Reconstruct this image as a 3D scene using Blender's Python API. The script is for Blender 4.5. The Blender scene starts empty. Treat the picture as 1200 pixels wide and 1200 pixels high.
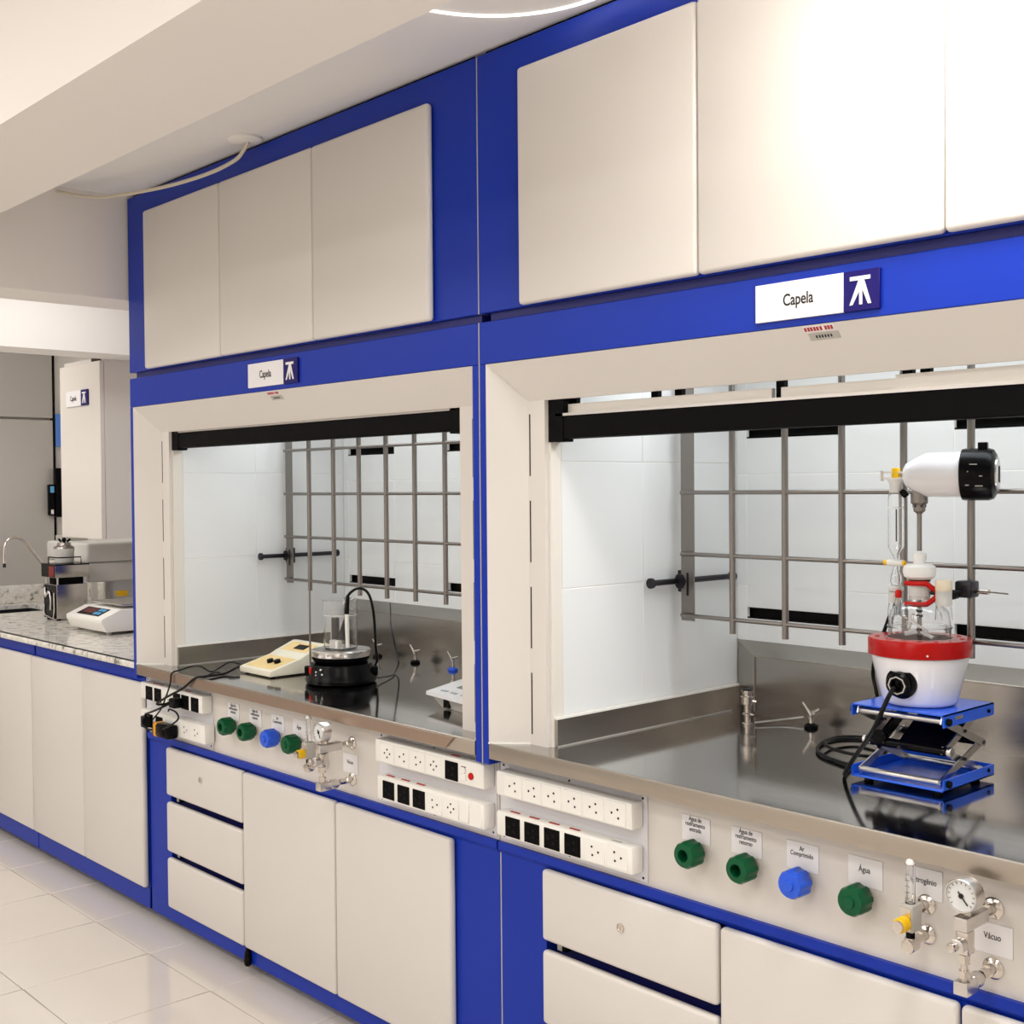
import bpy, bmesh, math, random
from mathutils import Vector, Matrix
random.seed(7)
PI = math.pi
scene = bpy.context.scene
col = scene.collection

# ------------------------------------------------------------------ camera
cam_d = bpy.data.cameras.new('camera')
cam = bpy.data.objects.new('camera', cam_d)
col.objects.link(cam)
cam_d.sensor_width = 36.0
cam_d.lens = 36.0 * 1423.3 / 1200.0
cam_d.clip_start = 0.05
yaw, pitch, roll = math.radians(-47.414), math.radians(-1.1358), math.radians(-0.4773)
f = Vector((math.sin(yaw) * math.cos(pitch), math.cos(yaw) * math.cos(pitch), math.sin(pitch)))
r = Vector((math.cos(yaw), -math.sin(yaw), 0.0))
u = r.cross(f)
r2 = r * math.cos(roll) + u * math.sin(roll)
u2 = r2.cross(f)
cam.matrix_world = Matrix(((r2.x, u2.x, -f.x, 2.144), (r2.y, u2.y, -f.y, -1.87), (r2.z, u2.z, -f.z, 1.50), (0, 0, 0, 1)))
scene.camera = cam

# ------------------------------------------------------------------ world, lights, exposure
w = bpy.data.worlds.new('world')
scene.world = w
w.use_nodes = True
w.node_tree.nodes['Background'].inputs[0].default_value = (1.0, 0.97, 0.94, 1)
w.node_tree.nodes['Background'].inputs[1].default_value = 0.25
vs = scene.view_settings
vs.view_transform = 'Standard'
vs.look = 'None'
vs.exposure = 0.0
vs.gamma = 1.0
vs.use_curve_mapping = False

def area(name, loc, size, power, color=(1.0, 0.985, 0.96), rot=(0, 0, 0)):
    d = bpy.data.lights.new(name, 'AREA')
    d.shape = 'RECTANGLE'
    d.size, d.size_y = size
    d.energy = power
    d.color = color
    o = bpy.data.objects.new(name, d)
    o.location = loc
    o.rotation_euler = rot
    col.objects.link(o)
    return o
# ceiling lamps between the beam and the cabinets (round ones) and in the room behind the camera
def disc(name, loc, size, power, color=(1.0, 0.985, 0.96)):
    o = area(name, loc, (size, size), power, color)
    o.data.shape = 'DISK'
    return o
LC = (1.0, 0.99, 0.975)
disc('round_lamp', (1.38, -0.40, 2.495), 0.45, 14.5)
disc('round_lamp', (3.0, -0.42, 2.495), 0.5, 10.0)
area('bench_light', (-2.45, -0.10, 2.44), (0.3, 0.9), 4.6)
area('bench_light', (-3.7, -0.30, 2.44), (0.3, 0.6), 9.0)  # unseen, added to brighten the bench end and grey wall
area('room_luminaire', (1.45, -2.2, 2.79), (1.2, 0.6), 21, LC)
area('room_luminaire', (-1.1, -2.2, 2.79), (1.2, 0.6), 17, LC)
area('room_luminaire', (-3.3, -2.2, 2.79), (1.2, 0.6), 17, LC)
area('room_luminaire', (1.45, -3.7, 2.79), (1.2, 0.6), 20, LC)
area('room_luminaire', (-1.1, -3.7, 2.79), (1.2, 0.6), 20, LC)
area('room_luminaire', (-3.3, -3.7, 2.79), (1.2, 0.6), 17, LC)
# tubes in the roof of each fume hood
area('hood_tube', (0.915, 0.42, 1.89), (1.3, 0.2), 5.8, (0.88, 0.95, 1.0))
area('hood_tube', (-0.915, 0.42, 1.89), (1.3, 0.2), 4.6, (0.88, 0.95, 1.0))

# ------------------------------------------------------------------ materials
def srgb(c):
    out = []
    for v in c:
        v = v / 255.0
        out.append(v / 12.92 if v <= 0.04045 else ((v + 0.055) / 1.055) ** 2.4)
    return (out[0], out[1], out[2], 1.0)

def mat(name, rgb, rough=0.5, metal=0.0, trans=0.0, emit=None, coat=0.0, noise=0.0, nscale=8.0, spec=0.5, ior=1.45, aniso=0.0, stretch=None, alpha=1.0):
    m = bpy.data.materials.new(name)
    m.use_nodes = True
    nt = m.node_tree
    b = nt.nodes['Principled BSDF']
    c = srgb(rgb)
    b.inputs['Base Color'].default_value = c
    b.inputs['Roughness'].default_value = rough
    b.inputs['Metallic'].default_value = metal
    b.inputs['Transmission Weight'].default_value = trans
    b.inputs['IOR'].default_value = ior
    b.inputs['Coat Weight'].default_value = coat
    b.inputs['Specular IOR Level'].default_value = spec
    b.inputs['Alpha'].default_value = alpha
    if emit:
        b.inputs['Emission Color'].default_value = srgb(emit[0])
        b.inputs['Emission Strength'].default_value = emit[1]
    if noise > 0:
        tc = nt.nodes.new('ShaderNodeTexCoord')
        mp = nt.nodes.new('ShaderNodeMapping')
        if stretch:
            mp.inputs['Scale'].default_value = stretch
        nz = nt.nodes.new('ShaderNodeTexNoise')
        nz.inputs['Scale'].default_value = nscale
        nz.inputs['Detail'].default_value = 4
        mx = nt.nodes.new('ShaderNodeMix')
        mx.data_type = 'RGBA'
        mx.inputs[6].default_value = (c[0] * (1 - noise), c[1] * (1 - noise), c[2] * (1 - noise), 1)
        mx.inputs[7].default_value = (min(1, c[0] * (1 + noise)), min(1, c[1] * (1 + noise)), min(1, c[2] * (1 + noise)), 1)
        nt.links.new(tc.outputs['Object'], mp.inputs[0])
        nt.links.new(mp.outputs[0], nz.inputs['Vector'])
        nt.links.new(nz.outputs['Fac'], mx.inputs[0])
        nt.links.new(mx.outputs[2], b.inputs['Base Color'])
    return m

def steel(name, rgb, r0, r1, bump, stretch=(1, 30, 1)):
    m = mat(name, rgb, r0, 1.0)
    nt = m.node_tree
    b = nt.nodes['Principled BSDF']
    tc = nt.nodes.new('ShaderNodeTexCoord')
    mp = nt.nodes.new('ShaderNodeMapping')
    mp.inputs['Scale'].default_value = stretch
    nz = nt.nodes.new('ShaderNodeTexNoise')
    nz.inputs['Scale'].default_value = 9
    nz.inputs['Detail'].default_value = 5
    mr = nt.nodes.new('ShaderNodeMapRange')
    mr.inputs['To Min'].default_value = r0
    mr.inputs['To Max'].default_value = r1
    bp = nt.nodes.new('ShaderNodeBump')
    bp.inputs['Strength'].default_value = bump
    bp.inputs['Distance'].default_value = 0.001
    nt.links.new(tc.outputs['Object'], mp.inputs[0])
    nt.links.new(mp.outputs[0], nz.inputs['Vector'])
    nt.links.new(nz.outputs['Fac'], mr.inputs['Value'])
    nt.links.new(mr.outputs[0], b.inputs['Roughness'])
    nt.links.new(nz.outputs['Fac'], bp.inputs['Height'])
    nt.links.new(bp.outputs[0], b.inputs['Normal'])
    return m

def granite(name):
    m = mat(name, (225, 221, 212), 0.12)
    nt = m.node_tree
    b = nt.nodes['Principled BSDF']
    tc = nt.nodes.new('ShaderNodeTexCoord')
    nz = nt.nodes.new('ShaderNodeTexNoise')
    nz.inputs['Scale'].default_value = 22
    nz.inputs['Detail'].default_value = 8
    nz.inputs['Roughness'].default_value = 0.75
    cr = nt.nodes.new('ShaderNodeValToRGB')
    e = cr.color_ramp.elements
    e[0].position = 0.36
    e[0].color = srgb((96, 90, 84))
    e[1].position = 0.47
    e[1].color = srgb((222, 217, 207))
    x = e.new(0.62)
    x.color = srgb((240, 236, 228))
    nt.links.new(tc.outputs['Object'], nz.inputs['Vector'])
    nt.links.new(nz.outputs['Fac'], cr.inputs[0])
    nt.links.new(cr.outputs[0], b.inputs['Base Color'])
    return m

M = dict(
    blue=mat('blue_lacquer', (15, 50, 166), 0.38, noise=0.05, nscale=3, spec=0.28),
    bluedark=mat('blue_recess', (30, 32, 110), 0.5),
    cream=mat('cream_laminate', (224, 218, 211), 0.33, noise=0.02, nscale=2),
    creamp=mat('cream_panel', (222, 216, 209), 0.4, noise=0.02, nscale=3),
    wallw=mat('white_paint', (246, 242, 237), 0.7, noise=0.015, nscale=2),
    beamp=mat('beam_paint', (247, 241, 233), 0.75, noise=0.015, nscale=2),
    ceilp=mat('ceiling_paint', (244, 242, 240), 0.8, noise=0.01, nscale=2),
    grey=mat('grey_wall', (196, 191, 185), 0.35, noise=0.04, nscale=1.5),
    tile=mat('glazed_tile', (240, 241, 240), 0.22, noise=0.01, nscale=4),
    grout=mat('light_grout', (250, 248, 244), 0.6),
    ftile=mat('polished_floor_tile', (226, 217, 207), 0.12, noise=0.03, nscale=3, coat=0.3),
    fgrout=mat('floor_grout', (150, 138, 124), 0.7),
    steel=steel('worktop_steel', (180, 177, 174), 0.06, 0.13, 0.008, (1.5, 6, 1)),
    steel2=steel('brushed_steel', (176, 171, 165), 0.20, 0.30, 0.02, (1, 1, 10)),
    lip=mat('steel_lip', (178, 169, 158), 0.36, 1.0, noise=0.05, nscale=4),
    rod=mat('steel_rod', (140, 134, 129), 0.32, 1.0),
    chrome=mat('nickel_fitting', (215, 208, 200), 0.14, 1.0),
    black=mat('black_plastic', (8, 7, 9), 0.26, spec=0.13),
    blackm=mat('matt_black', (9, 8, 9), 0.55, spec=0.08),
    rubber=mat('black_rubber', (9, 9, 10), 0.4, spec=0.22),
    white=mat('white_plastic', (246, 243, 236), 0.3),
    whitem=mat('white_enamel', (244, 242, 244), 0.16, coat=0.5),
    plate=mat('white_plate', (226, 224, 228), 0.4),
    seam=mat('seam_dark', (70, 62, 54), 0.8),
    paper=mat('white_card', (240, 237, 238), 0.6),
    ink=mat('black_ink', (24, 22, 22), 0.6),
    navy=mat('navy_print', (22, 10, 98), 0.5, spec=0.3),
    red=mat('red_enamel', (168, 7, 4), 0.22, coat=0.0, spec=0.25),
    redp=mat('red_plastic', (196, 18, 12), 0.3, spec=0.3),
    redd=mat('red_marker', (178, 50, 46), 0.5),
    green=mat('green_plastic', (6, 84, 48), 0.32, spec=0.3),
    bluek=mat('blue_plastic', (40, 92, 222), 0.3),
    bluej=mat('blue_jack_enamel', (24, 92, 224), 0.28, coat=0.2),
    yellow=mat('yellow_plastic', (248, 196, 10), 0.4),
    orange=mat('orange_plastic', (224, 150, 20), 0.5),
    glass=mat('clear_glass', (255, 255, 255), 0.0, trans=1.0, ior=1.45),
    sashg=mat('sash_glass', (255, 255, 255), 0.0, trans=1.0, ior=1.01),
    frost=mat('frosted_glass', (246, 244, 238), 0.35, trans=0.35),
    cork=mat('cream_stopper', (240, 226, 200), 0.5),
    ptfe=mat('white_ptfe', (246, 244, 240), 0.4),
    alu=mat('aluminium', (214, 210, 206), 0.28, 1.0),
    greyp=mat('grey_plastic', (186, 182, 174), 0.4),
    beige=mat('beige_case', (240, 234, 214), 0.42),
    amber=mat('amber_overlay', (244, 214, 150), 0.5, noise=0.12, nscale=30),
    lcd=mat('lcd_grey', (110, 118, 112), 0.25),
    screen=mat('red_display', (92, 24, 26), 0.2),
    sky=mat('light_blue_key', (96, 178, 226), 0.3),
    lampw=mat('lamp_rim', (255, 252, 244), 0.3, emit=((255, 250, 240), 3.0)),
    cord=mat('cream_cable', (214, 204, 184), 0.5),
    granite=granite('granite'),
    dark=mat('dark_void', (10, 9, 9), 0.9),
    gunmetal=mat('gunmetal', (60, 58, 62), 0.35, 0.9),
    gum=mat('dial_face', (228, 228, 226), 0.3),
    yellowish=mat('warm_rail', (236, 230, 220), 0.3),
    lip_reflection=mat('lip_floor_reflection', (174, 153, 138), 0.34, 0.9),
    keyg=mat('grey_key', (170, 174, 174), 0.4),
    badge=mat('dark_red_badge', (120, 26, 18), 0.4),
    casing=mat('instrument_casing', (220, 217, 211), 0.4),
    glow=mat('blue_reflection_tint', (92, 140, 226), 0.3),
)

# ------------------------------------------------------------------ mesh helpers
class MB:
    def __init__(self):
        self.bm = bmesh.new()

    def _merge(self, t):
        me = bpy.data.meshes.new('tmp')
        t.to_mesh(me)
        t.free()
        self.bm.from_mesh(me)
        bpy.data.meshes.remove(me)
        return self

    def box(self, x0, x1, y0, y1, z0, z1, bev=0.0, seg=2, rot=None, org=None):
        t = bmesh.new()
        bmesh.ops.create_cube(t, size=1.0)
        for v in t.verts:
            v.co = Vector((x0 + (v.co.x + .5) * (x1 - x0), y0 + (v.co.y + .5) * (y1 - y0), z0 + (v.co.z + .5) * (z1 - z0)))
        if bev > 0:
            bmesh.ops.bevel(t, geom=t.edges[:], offset=bev, segments=seg, profile=0.5, affect='EDGES')
        if rot is not None:
            bmesh.ops.rotate(t, verts=t.verts, cent=org or (0, 0, 0), matrix=rot)
        return self._merge(t)

    def cyl(self, p0, p1, r0, r1=None, n=24, bev=0.0):
        r1 = r0 if r1 is None else r1
        p0, p1 = Vector(p0), Vector(p1)
        d = p1 - p0
        q = d.to_track_quat('Z', 'Y').to_matrix()
        t = bmesh.new()
        rings = []
        for p, rr in ((p0, r0), (p1, r1)):
            rings.append([t.verts.new(p + q @ Vector((rr * math.cos(2 * PI * i / n), rr * math.sin(2 * PI * i / n), 0))) for i in range(n)])
        for i in range(n):
            t.faces.new((rings[0][i], rings[0][(i + 1) % n], rings[1][(i + 1) % n], rings[1][i]))
        t.faces.new(rings[0][::-1])
        t.faces.new(rings[1])
        if bev > 0:
            es = [e for e in t.edges if len(e.link_faces) == 2 and any(len(fc.verts) > 4 for fc in e.link_faces)]
            bmesh.ops.bevel(t, geom=es, offset=bev, segments=2, profile=0.5, affect='EDGES')
        return self._merge(t)

    def lathe(self, prof, c=(0, 0, 0), axis=(0, 0, 1), n=32, close=False):
        """prof: list of (radius, height) along the axis"""
        c = Vector(c)
        q = Vector(axis).to_track_quat('Z', 'Y').to_matrix()
        t = bmesh.new()
        rings = []
        for rr, h in prof:
            if rr < 1e-6:
                rings.append([t.verts.new(c + q @ Vector((0, 0, h)))])
            else:
                rings.append([t.verts.new(c + q @ Vector((rr * math.cos(2 * PI * i / n), rr * math.sin(2 * PI * i / n), h))) for i in range(n)])
        pairs = list(zip(rings, rings[1:]))
        if close:
            pairs.append((rings[-1], rings[0]))
        for a, b in pairs:
            for i in range(n):
                j = (i + 1) % n
                if len(a) == 1 and len(b) == 1:
                    continue
                if len(a) == 1:
                    t.faces.new((a[0], b[j], b[i]))
                elif len(b) == 1:
                    t.faces.new((a[i], a[j], b[0]))
                else:
                    t.faces.new((a[i], a[j], b[j], b[i]))
        if not close:
            for ring, rev in ((rings[0], True), (rings[-1], False)):
                if len(ring) > 1:
                    t.faces.new(ring[::-1] if rev else ring)
        bmesh.ops.recalc_face_normals(t, faces=t.faces)
        return self._merge(t)

    def tube(self, pts, rad, n=10, smooth=True, closed=False):
        P = [Vector(p) for p in pts]
        if smooth:
            Q = []
            L = len(P)
            rng = L if closed else L - 1
            for i in range(rng):
                if closed:
                    a, b, c, d = P[(i - 1) % L], P[i], P[(i + 1) % L], P[(i + 2) % L]
                else:
                    a, b, c, d = P[max(0, i - 1)], P[i], P[i + 1], P[min(L - 1, i + 2)]
                for k in range(6):
                    s = k / 6.0
                    Q.append(0.5 * ((2 * b) + (c - a) * s + (2 * a - 5 * b + 4 * c - d) * s * s + (3 * b - a - 3 * c + d) * s ** 3))
            if not closed:
                Q.append(P[-1])
            P = Q
        t = bmesh.new()
        rings = []
        prev = None
        L = len(P)
        for i, p in enumerate(P):
            if closed:
                tan = (P[(i + 1) % L] - P[i - 1]).normalized()
            else:
                tan = (P[min(i + 1, L - 1)] - P[max(i - 1, 0)]).normalized()
            if prev is None:
                a = tan.orthogonal().normalized()
            else:
                a = (prev - tan * prev.dot(tan)).normalized()
            prev = a
            b = tan.cross(a)
            rings.append([t.verts.new(p + rad * (a * math.cos(2 * PI * k / n) + b * math.sin(2 * PI * k / n))) for k in range(n)])
        pairs = list(zip(rings, rings[1:]))
        if closed:
            pairs.append((rings[-1], rings[0]))
        for a, b in pairs:
            for k in range(n):
                t.faces.new((a[k], a[(k + 1) % n], b[(k + 1) % n], b[k]))
        if not closed:
            t.faces.new(rings[0][::-1])
            t.faces.new(rings[-1])
        bmesh.ops.recalc_face_normals(t, faces=t.faces)
        return self._merge(t)

    def prism(self, poly, axis, a, b, bev=0.0):
        """poly: 2-D outline in the two other axes (in x,y,z order), extruded along axis from a to b"""
        def P(p, h):
            if axis == 'x':
                return Vector((h, p[0], p[1]))
            if axis == 'y':
                return Vector((p[0], h, p[1]))
            return Vector((p[0], p[1], h))
        t = bmesh.new()
        A = [t.verts.new(P(p, a)) for p in poly]
        B = [t.verts.new(P(p, b)) for p in poly]
        n = len(poly)
        for i in range(n):
            t.faces.new((A[i], A[(i + 1) % n], B[(i + 1) % n], B[i]))
        t.faces.new(A[::-1])
        t.faces.new(B)
        bmesh.ops.recalc_face_normals(t, faces=t.faces)
        if bev > 0:
            bmesh.ops.bevel(t, geom=t.edges[:], offset=bev, segments=2, profile=0.5, affect='EDGES')
        return self._merge(t)

    def hexa(self, lo, hi):
        """lo, hi: four corners each, in the same order"""
        t = bmesh.new()
        A = [t.verts.new(p) for p in lo]
        B = [t.verts.new(p) for p in hi]
        for i in range(4):
            t.faces.new((A[i], A[(i + 1) % 4], B[(i + 1) % 4], B[i]))
        t.faces.new(A[::-1])
        t.faces.new(B)
        bmesh.ops.recalc_face_normals(t, faces=t.faces)
        return self._merge(t)

    def build(self, name, m, parent=None, loc=None):
        bm = self.bm
        for fc in bm.faces:
            fc.smooth = True
        for e in bm.edges:
            if len(e.link_faces) == 2 and e.calc_face_angle(0.0) > 0.62:
                e.smooth = False
        me = bpy.data.meshes.new(name)
        bm.to_mesh(me)
        bm.free()
        me.materials.append(M[m] if isinstance(m, str) else m)
        o = bpy.data.objects.new(name, me)
        col.objects.link(o)
        if parent is not None:
            o.parent = parent
        if loc is not None:
            o.location = loc
        return o

def part(name, m, parent, fn, loc=None):
    b = MB()
    fn(b)
    return b.build(name, m, parent, loc)

def B(name, m, parent, *a, **k):
    b = MB()
    b.box(*a, **k)
    return b.build(name, m, parent)

def tag(o, label=None, cat=None, group=None, kind=None):
    if label: o['label'] = label
    if cat: o['category'] = cat
    if group: o['group'] = group
    if kind: o['kind'] = kind
    return o

def thing(name, label, cat, loc=(0, 0, 0), rz=0.0, group=None):
    o = bpy.data.objects.new(name, None)
    o.empty_display_size = 0.05
    o.location = loc
    o.rotation_euler = (0, 0, rz)
    col.objects.link(o)
    return tag(o, label, cat, group)

def copy_tree(o, parent=None):
    c = o.copy()
    col.objects.link(c)
    if parent is not None:
        c.parent = parent
    for ch in list(o.children):
        copy_tree(ch, c)
    return c

def text(name, s, size, m, parent, x, y, z, ax='CENTER', sx=1.0, bold=0.0, face='-y'):
    cu = bpy.data.curves.new(name, 'FONT')
    cu.body = s
    cu.size = size
    cu.align_x = ax
    cu.align_y = 'CENTER'
    cu.extrude = 0.0002
    cu.offset = bold
    cu.space_line = 0.85
    to = bpy.data.objects.new(name, cu)
    me = bpy.data.meshes.new_from_object(to)
    bpy.data.objects.remove(to)
    if face == '-y':
        mt = Matrix(((sx, 0, 0, x), (0, 0, -1, y), (0, 1, 0, z), (0, 0, 0, 1)))
    else:
        mt = face @ Matrix.Diagonal((sx, 1, 1, 1))
    me.transform(mt)
    me.materials.clear()
    me.materials.append(M[m])
    o = bpy.data.objects.new(name, me)
    col.objects.link(o)
    if parent is not None:
        o.parent = parent
    return o

# ================================================================== SETTING
# floor of square polished tiles with recessed joints
fl = B('floor', 'fgrout', None, -4.7, 3.6, -4.6, 0.95, -0.05, -0.003)
tag(fl, kind='structure')
P_ = 0.405
tb = MB()
tb.box(0.0015, P_ - 0.0015, 0.0015, P_ - 0.0015, -0.012, 0.0, bev=0.0015, seg=1)
tile0 = tb.build('tile', 'ftile', fl)
first = True
for i in range(-8, 13):
    for j in range(-11, 1):
        x, y = -1.54 + i * P_, -0.1 + j * P_
        o = tile0 if first else tile0.copy()
        if not first:
            col.objects.link(o)
            o.parent = fl
        first = False
        o.location = (x, y, 0)
CZ = 2.512
o = B('ceiling', 'ceilp', None, -1.9, 3.6, -0.8, 0.95, CZ, CZ + 0.06)
tag(o, kind='structure')
o = B('ceiling', 'ceilp', None, -4.7, 3.6, -4.6, -0.58, 2.80, 2.86)
tag(o, kind='structure')
o = B('wall_right', 'wallw', None, 3.6, 3.7, -4.6, 0.95, 0, 2.86)
tag(o, kind='structure')
o = B('wall_front', 'wallw', None, -4.7, 3.7, -4.7, -4.6, 0, 2.86)
tag(o, kind='structure')
o = B('wall_back', 'wallw', None, -4.7, 3.7, 0.95, 1.05, 0, 2.86)
tag(o, kind='structure')
# long beam parallel to the benches, cross beams over the side bench
o = B('trim_1', 'beamp', None, -4.7, 3.6, -0.885, -0.577, 2.30, 2.80)
tag(o, kind='structure')
o = B('trim_2', 'beamp', None, -2.07, -1.845, -0.577, 0.95, 2.158, 2.80)
tag(o, kind='structure')
o = B('trim_3', 'wallw', None, -3.10, -2.88, -0.577, 0.95, 2.092, 2.80)
tag(o, kind='structure')
o = B('ceiling', 'ceilp', None, -2.88, -2.07, -0.577, 0.95, 2.45, 2.50)
tag(o, kind='structure')
o = B('ceiling', 'ceilp', None, -4.7, -3.10, -0.577, 0.95, 2.45, 2.50)
tag(o, kind='structure')
# end wall: two grey panels with a shadow gap, upper one slightly proud
ew = B('wall_left', 'wallw', None, -4.8, -4.54, -4.6, 1.0, 0, 2.86)
tag(ew, kind='structure')
B('panel', 'grey', ew, -4.54, -4.5, -4.6, 0.805, 0.0, 1.893, bev=0.003)
B('panel', 'grey', ew, -4.54, -4.5, -4.6, 0.805, 1.905, 2.86, bev=0.003)
B('edge_strip', 'black', ew, -4.54, -4.505, 0.805, 0.82, 0.9, 2.5)

# ================================================================== BASE CABINETS
FZ0, FZ1 = 0.087, 0.631       # doors bottom / top

def door(parent, x0, x1, z0=FZ0, z1=FZ1, name='door'):
    return B(name, 'cream', parent, x0 + 0.0015, x1 - 0.0015, 0.033, 0.055, z0, z1, bev=0.009, seg=3)

def base_unit(x0, label):
    t = thing('base_cabinet', label, 'cabinet', (x0, 0, 0), group='blue and cream base cabinets under the fume hoods')
    def carcass(b):
        b.box(0.002, 0.155, 0.055, 0.80, 0.033, 0.645)
        b.box(1.665, 1.828, 0.055, 0.80, 0.033, 0.645)
        b.box(0.155, 0.665, 0.095, 0.80, 0.033, 0.645)
        b.box(0.665, 1.665, 0.056, 0.80, 0.033, 0.645)
    part('carcass', 'blue', t, carcass)
    def rail(b):
        b.prism([(0.055, 0.63), (0.045, 0.642), (0.045, 0.66), (0.06, 0.66), (0.10, 0.66), (0.10, 0.63)], 'x', 0.002, 1.828)
    part('top_rail', 'blue', t, rail)
    B('joint_strip', 'greyp', t, 1.8285, 1.8335, 0.0562, 0.08, 0.033, 0.855)
    B('plinth', 'blue', t, 0.002, 1.828, 0.0545, 0.075, 0.031, 0.092, bev=0.002, seg=1)
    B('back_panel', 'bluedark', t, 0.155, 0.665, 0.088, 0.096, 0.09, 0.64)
    for a, b2 in ((0.470, 0.632), (0.2785, 0.447), (0.087, 0.257)):
        d = door(t, 0.159, 0.661, a, b2, 'drawer')
        if a > 0.4:
            def lock(b):
                b.lathe([(0.0095, 0.0), (0.0095, 0.004), (0.006, 0.005), (0.006, 0.0035), (0, 0.0035)], (0.405, 0.033, 0.562), (0, -1, 0))
                b.box(0.404, 0.406, 0.028, 0.030, 0.557, 0.567)
            part('lock', 'chrome', d, lock)
    for z in (0.449, 0.259):
        B('slide_bracket', 'greyp', t, 0.185, 0.200, 0.06, 0.088, z - 0.002, z + 0.022)
        B('slide_shadow_block', 'black', t, 0.200, 0.212, 0.06, 0.088, z - 0.002, z + 0.022)
    door(t, 0.664, 1.162)
    door(t, 1.165, 1.668)
    for x, y in ((0.63, 0.12), (1.2, 0.12), (0.10, 0.12), (0.63, 0.7), (1.2, 0.7), (1.75, 0.12)):
        part('levelling_foot', 'black', t, lambda b: b.lathe([(0.018, 0.0), (0.022, 0.004), (0.020, 0.012), (0.010, 0.02), (0.010, 0.034)], (x, y, 0)))
    # service fascia between cabinet rail and worktop
    B('fascia', 'creamp', t, 0.002, 1.828, 0.055, 0.075, 0.655, 0.862)
    B('fascia_end', 'creamp', t, 0.002, 0.02, 0.075, 0.78, 0.655, 0.862)
    return t
base_unit(0.0, 'blue base cabinet with cream fronts under the right fume hood')
base_unit(-1.832, 'blue base cabinet with three drawers under the left fume hood, right of the granite bench')
# the little black bottle-shaped foot cover hanging over the left plinth
t = thing('hanging_black_tag', 'small black pointed tag hanging over the blue plinth of the left base cabinet', 'tag', (-1.165, 0.045, 0.03))
part('body', 'black', t, lambda b: b.lathe([(0.004, -0.005), (0.010, 0.0), (0.013, 0.018), (0.010, 0.04), (0.004, 0.058)], (0, 0, 0), n=16))
part('tip', 'chrome', t, lambda b: b.lathe([(0.0, -0.012), (0.005, -0.009), (0.006, -0.003), (0.004, 0.0)], (0, 0, 0), n=12))

# side bench cabinets at the left
def side_cab(x1, label, nd, w_=0.50):
    x0 = x1 - nd * w_
    t = thing('bench_cabinet', label, 'cabinet', (x0, 0, 0), group='cream doored cabinets under the granite bench')
    L = x1 - x0
    B('carcass', 'blue', t, 0.0, L, 0.058, 0.80, 0.033, 0.83)
    B('plinth', 'blue', t, 0.0, L, 0.0545, 0.07, 0.031, 0.108, bev=0.002, seg=1)
    B('top_rail', 'blue', t, 0.0, L - 0.012, 0.055, 0.10, 0.83, 0.884)
    for k in range(nd):
        B('door', 'cream', t, k * w_ + 0.0015, (k + 1) * w_ - 0.0015, 0.033, 0.055, 0.108, 0.829, bev=0.009, seg=3)
    for x in (0.08, L - 0.08):
        part('levelling_foot', 'black', t, lambda b: b.cyl((x, 0.12, 0), (x, 0.12, 0.034), 0.018))
    return t
side_cab(-1.846, 'two-door cream cabinet under the granite bench, beside the left fume hood', 2, 0.5)
side_cab(-2.852, 'two-door cream cabinet at the left edge of the photo, under the granite bench', 2, 0.5)
side_cab(-3.858, 'cream cabinet under the far end of the granite bench by the grey wall', 1, 0.64)

bt = thing('granite_worktop', 'speckled grey white granite worktop of the side bench with its upstand and sink', 'worktop', (-4.5, 0, 0.9))
def gslab(b):
    # slab with a cut-out for the sink
    X0, X1, Y0, Y1 = 0.0, 2.66, 0.03, 0.948
    sx0, sx1, sy0, sy1 = 0.12, 0.52, 0.22, 0.62
    b.box(X0, sx0, Y0, Y1, -0.02, 0, bev=0)
    b.box(sx1, X1, Y0, Y1, -0.02, 0, bev=0)
    b.box(sx0, sx1, Y0, sy0, -0.02, 0)
    b.box(sx0, sx1, sy1, Y1, -0.02, 0)
part('slab', 'granite', bt, gslab)
B('front_edge', 'granite', bt, 0.0, 2.66, 0.022, 0.05, -0.022, 0.0, bev=0.004)
B('upstand', 'granite', bt, 0.0, 0.02, 0.03, 0.93, 0.0005, 0.098, bev=0.002)
B('rear_upstand', 'granite', bt, 0.02, 2.66, 0.93, 0.949, 0.0005, 0.098, bev=0.002)
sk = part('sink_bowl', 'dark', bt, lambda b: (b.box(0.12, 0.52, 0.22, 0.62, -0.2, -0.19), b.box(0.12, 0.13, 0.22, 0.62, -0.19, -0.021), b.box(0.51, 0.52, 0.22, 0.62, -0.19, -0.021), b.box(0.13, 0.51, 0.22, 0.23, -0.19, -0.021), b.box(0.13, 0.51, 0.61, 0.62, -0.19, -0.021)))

# ================================================================== UPPER CABINETS
def upper(x0, label):
    t = thing('upper_cabinet', label, 'cabinet', (x0, 0, 1.906), group='blue framed wall cabinets above the fume hoods')
    B('carcass', 'blue', t, 0.001, 1.829, 0.0, 0.80, 0.0, 0.596, bev=0.0015, seg=1)
    B('joint_strip', 'greyp', t, 1.8293, 1.8325, 0.0008, 0.03, 0.0, 0.596)
    B('top_filler', 'black', t, 0.02, 1.81, 0.012, 0.80, 0.597, 0.6055)
    for k in range(3):
        B('door', 'cream', t, 0.157 + k * 0.5055, 0.157 + k * 0.5055 + 0.5035, -0.022, -0.001, 0.001, 0.526, bev=0.009, seg=3)
    return t
upper(0.0, 'blue wall cabinet with three bright cream doors above the right fume hood')
upper(-1.832, 'blue wall cabinet with three grey-lit cream doors above the left fume hood')

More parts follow.
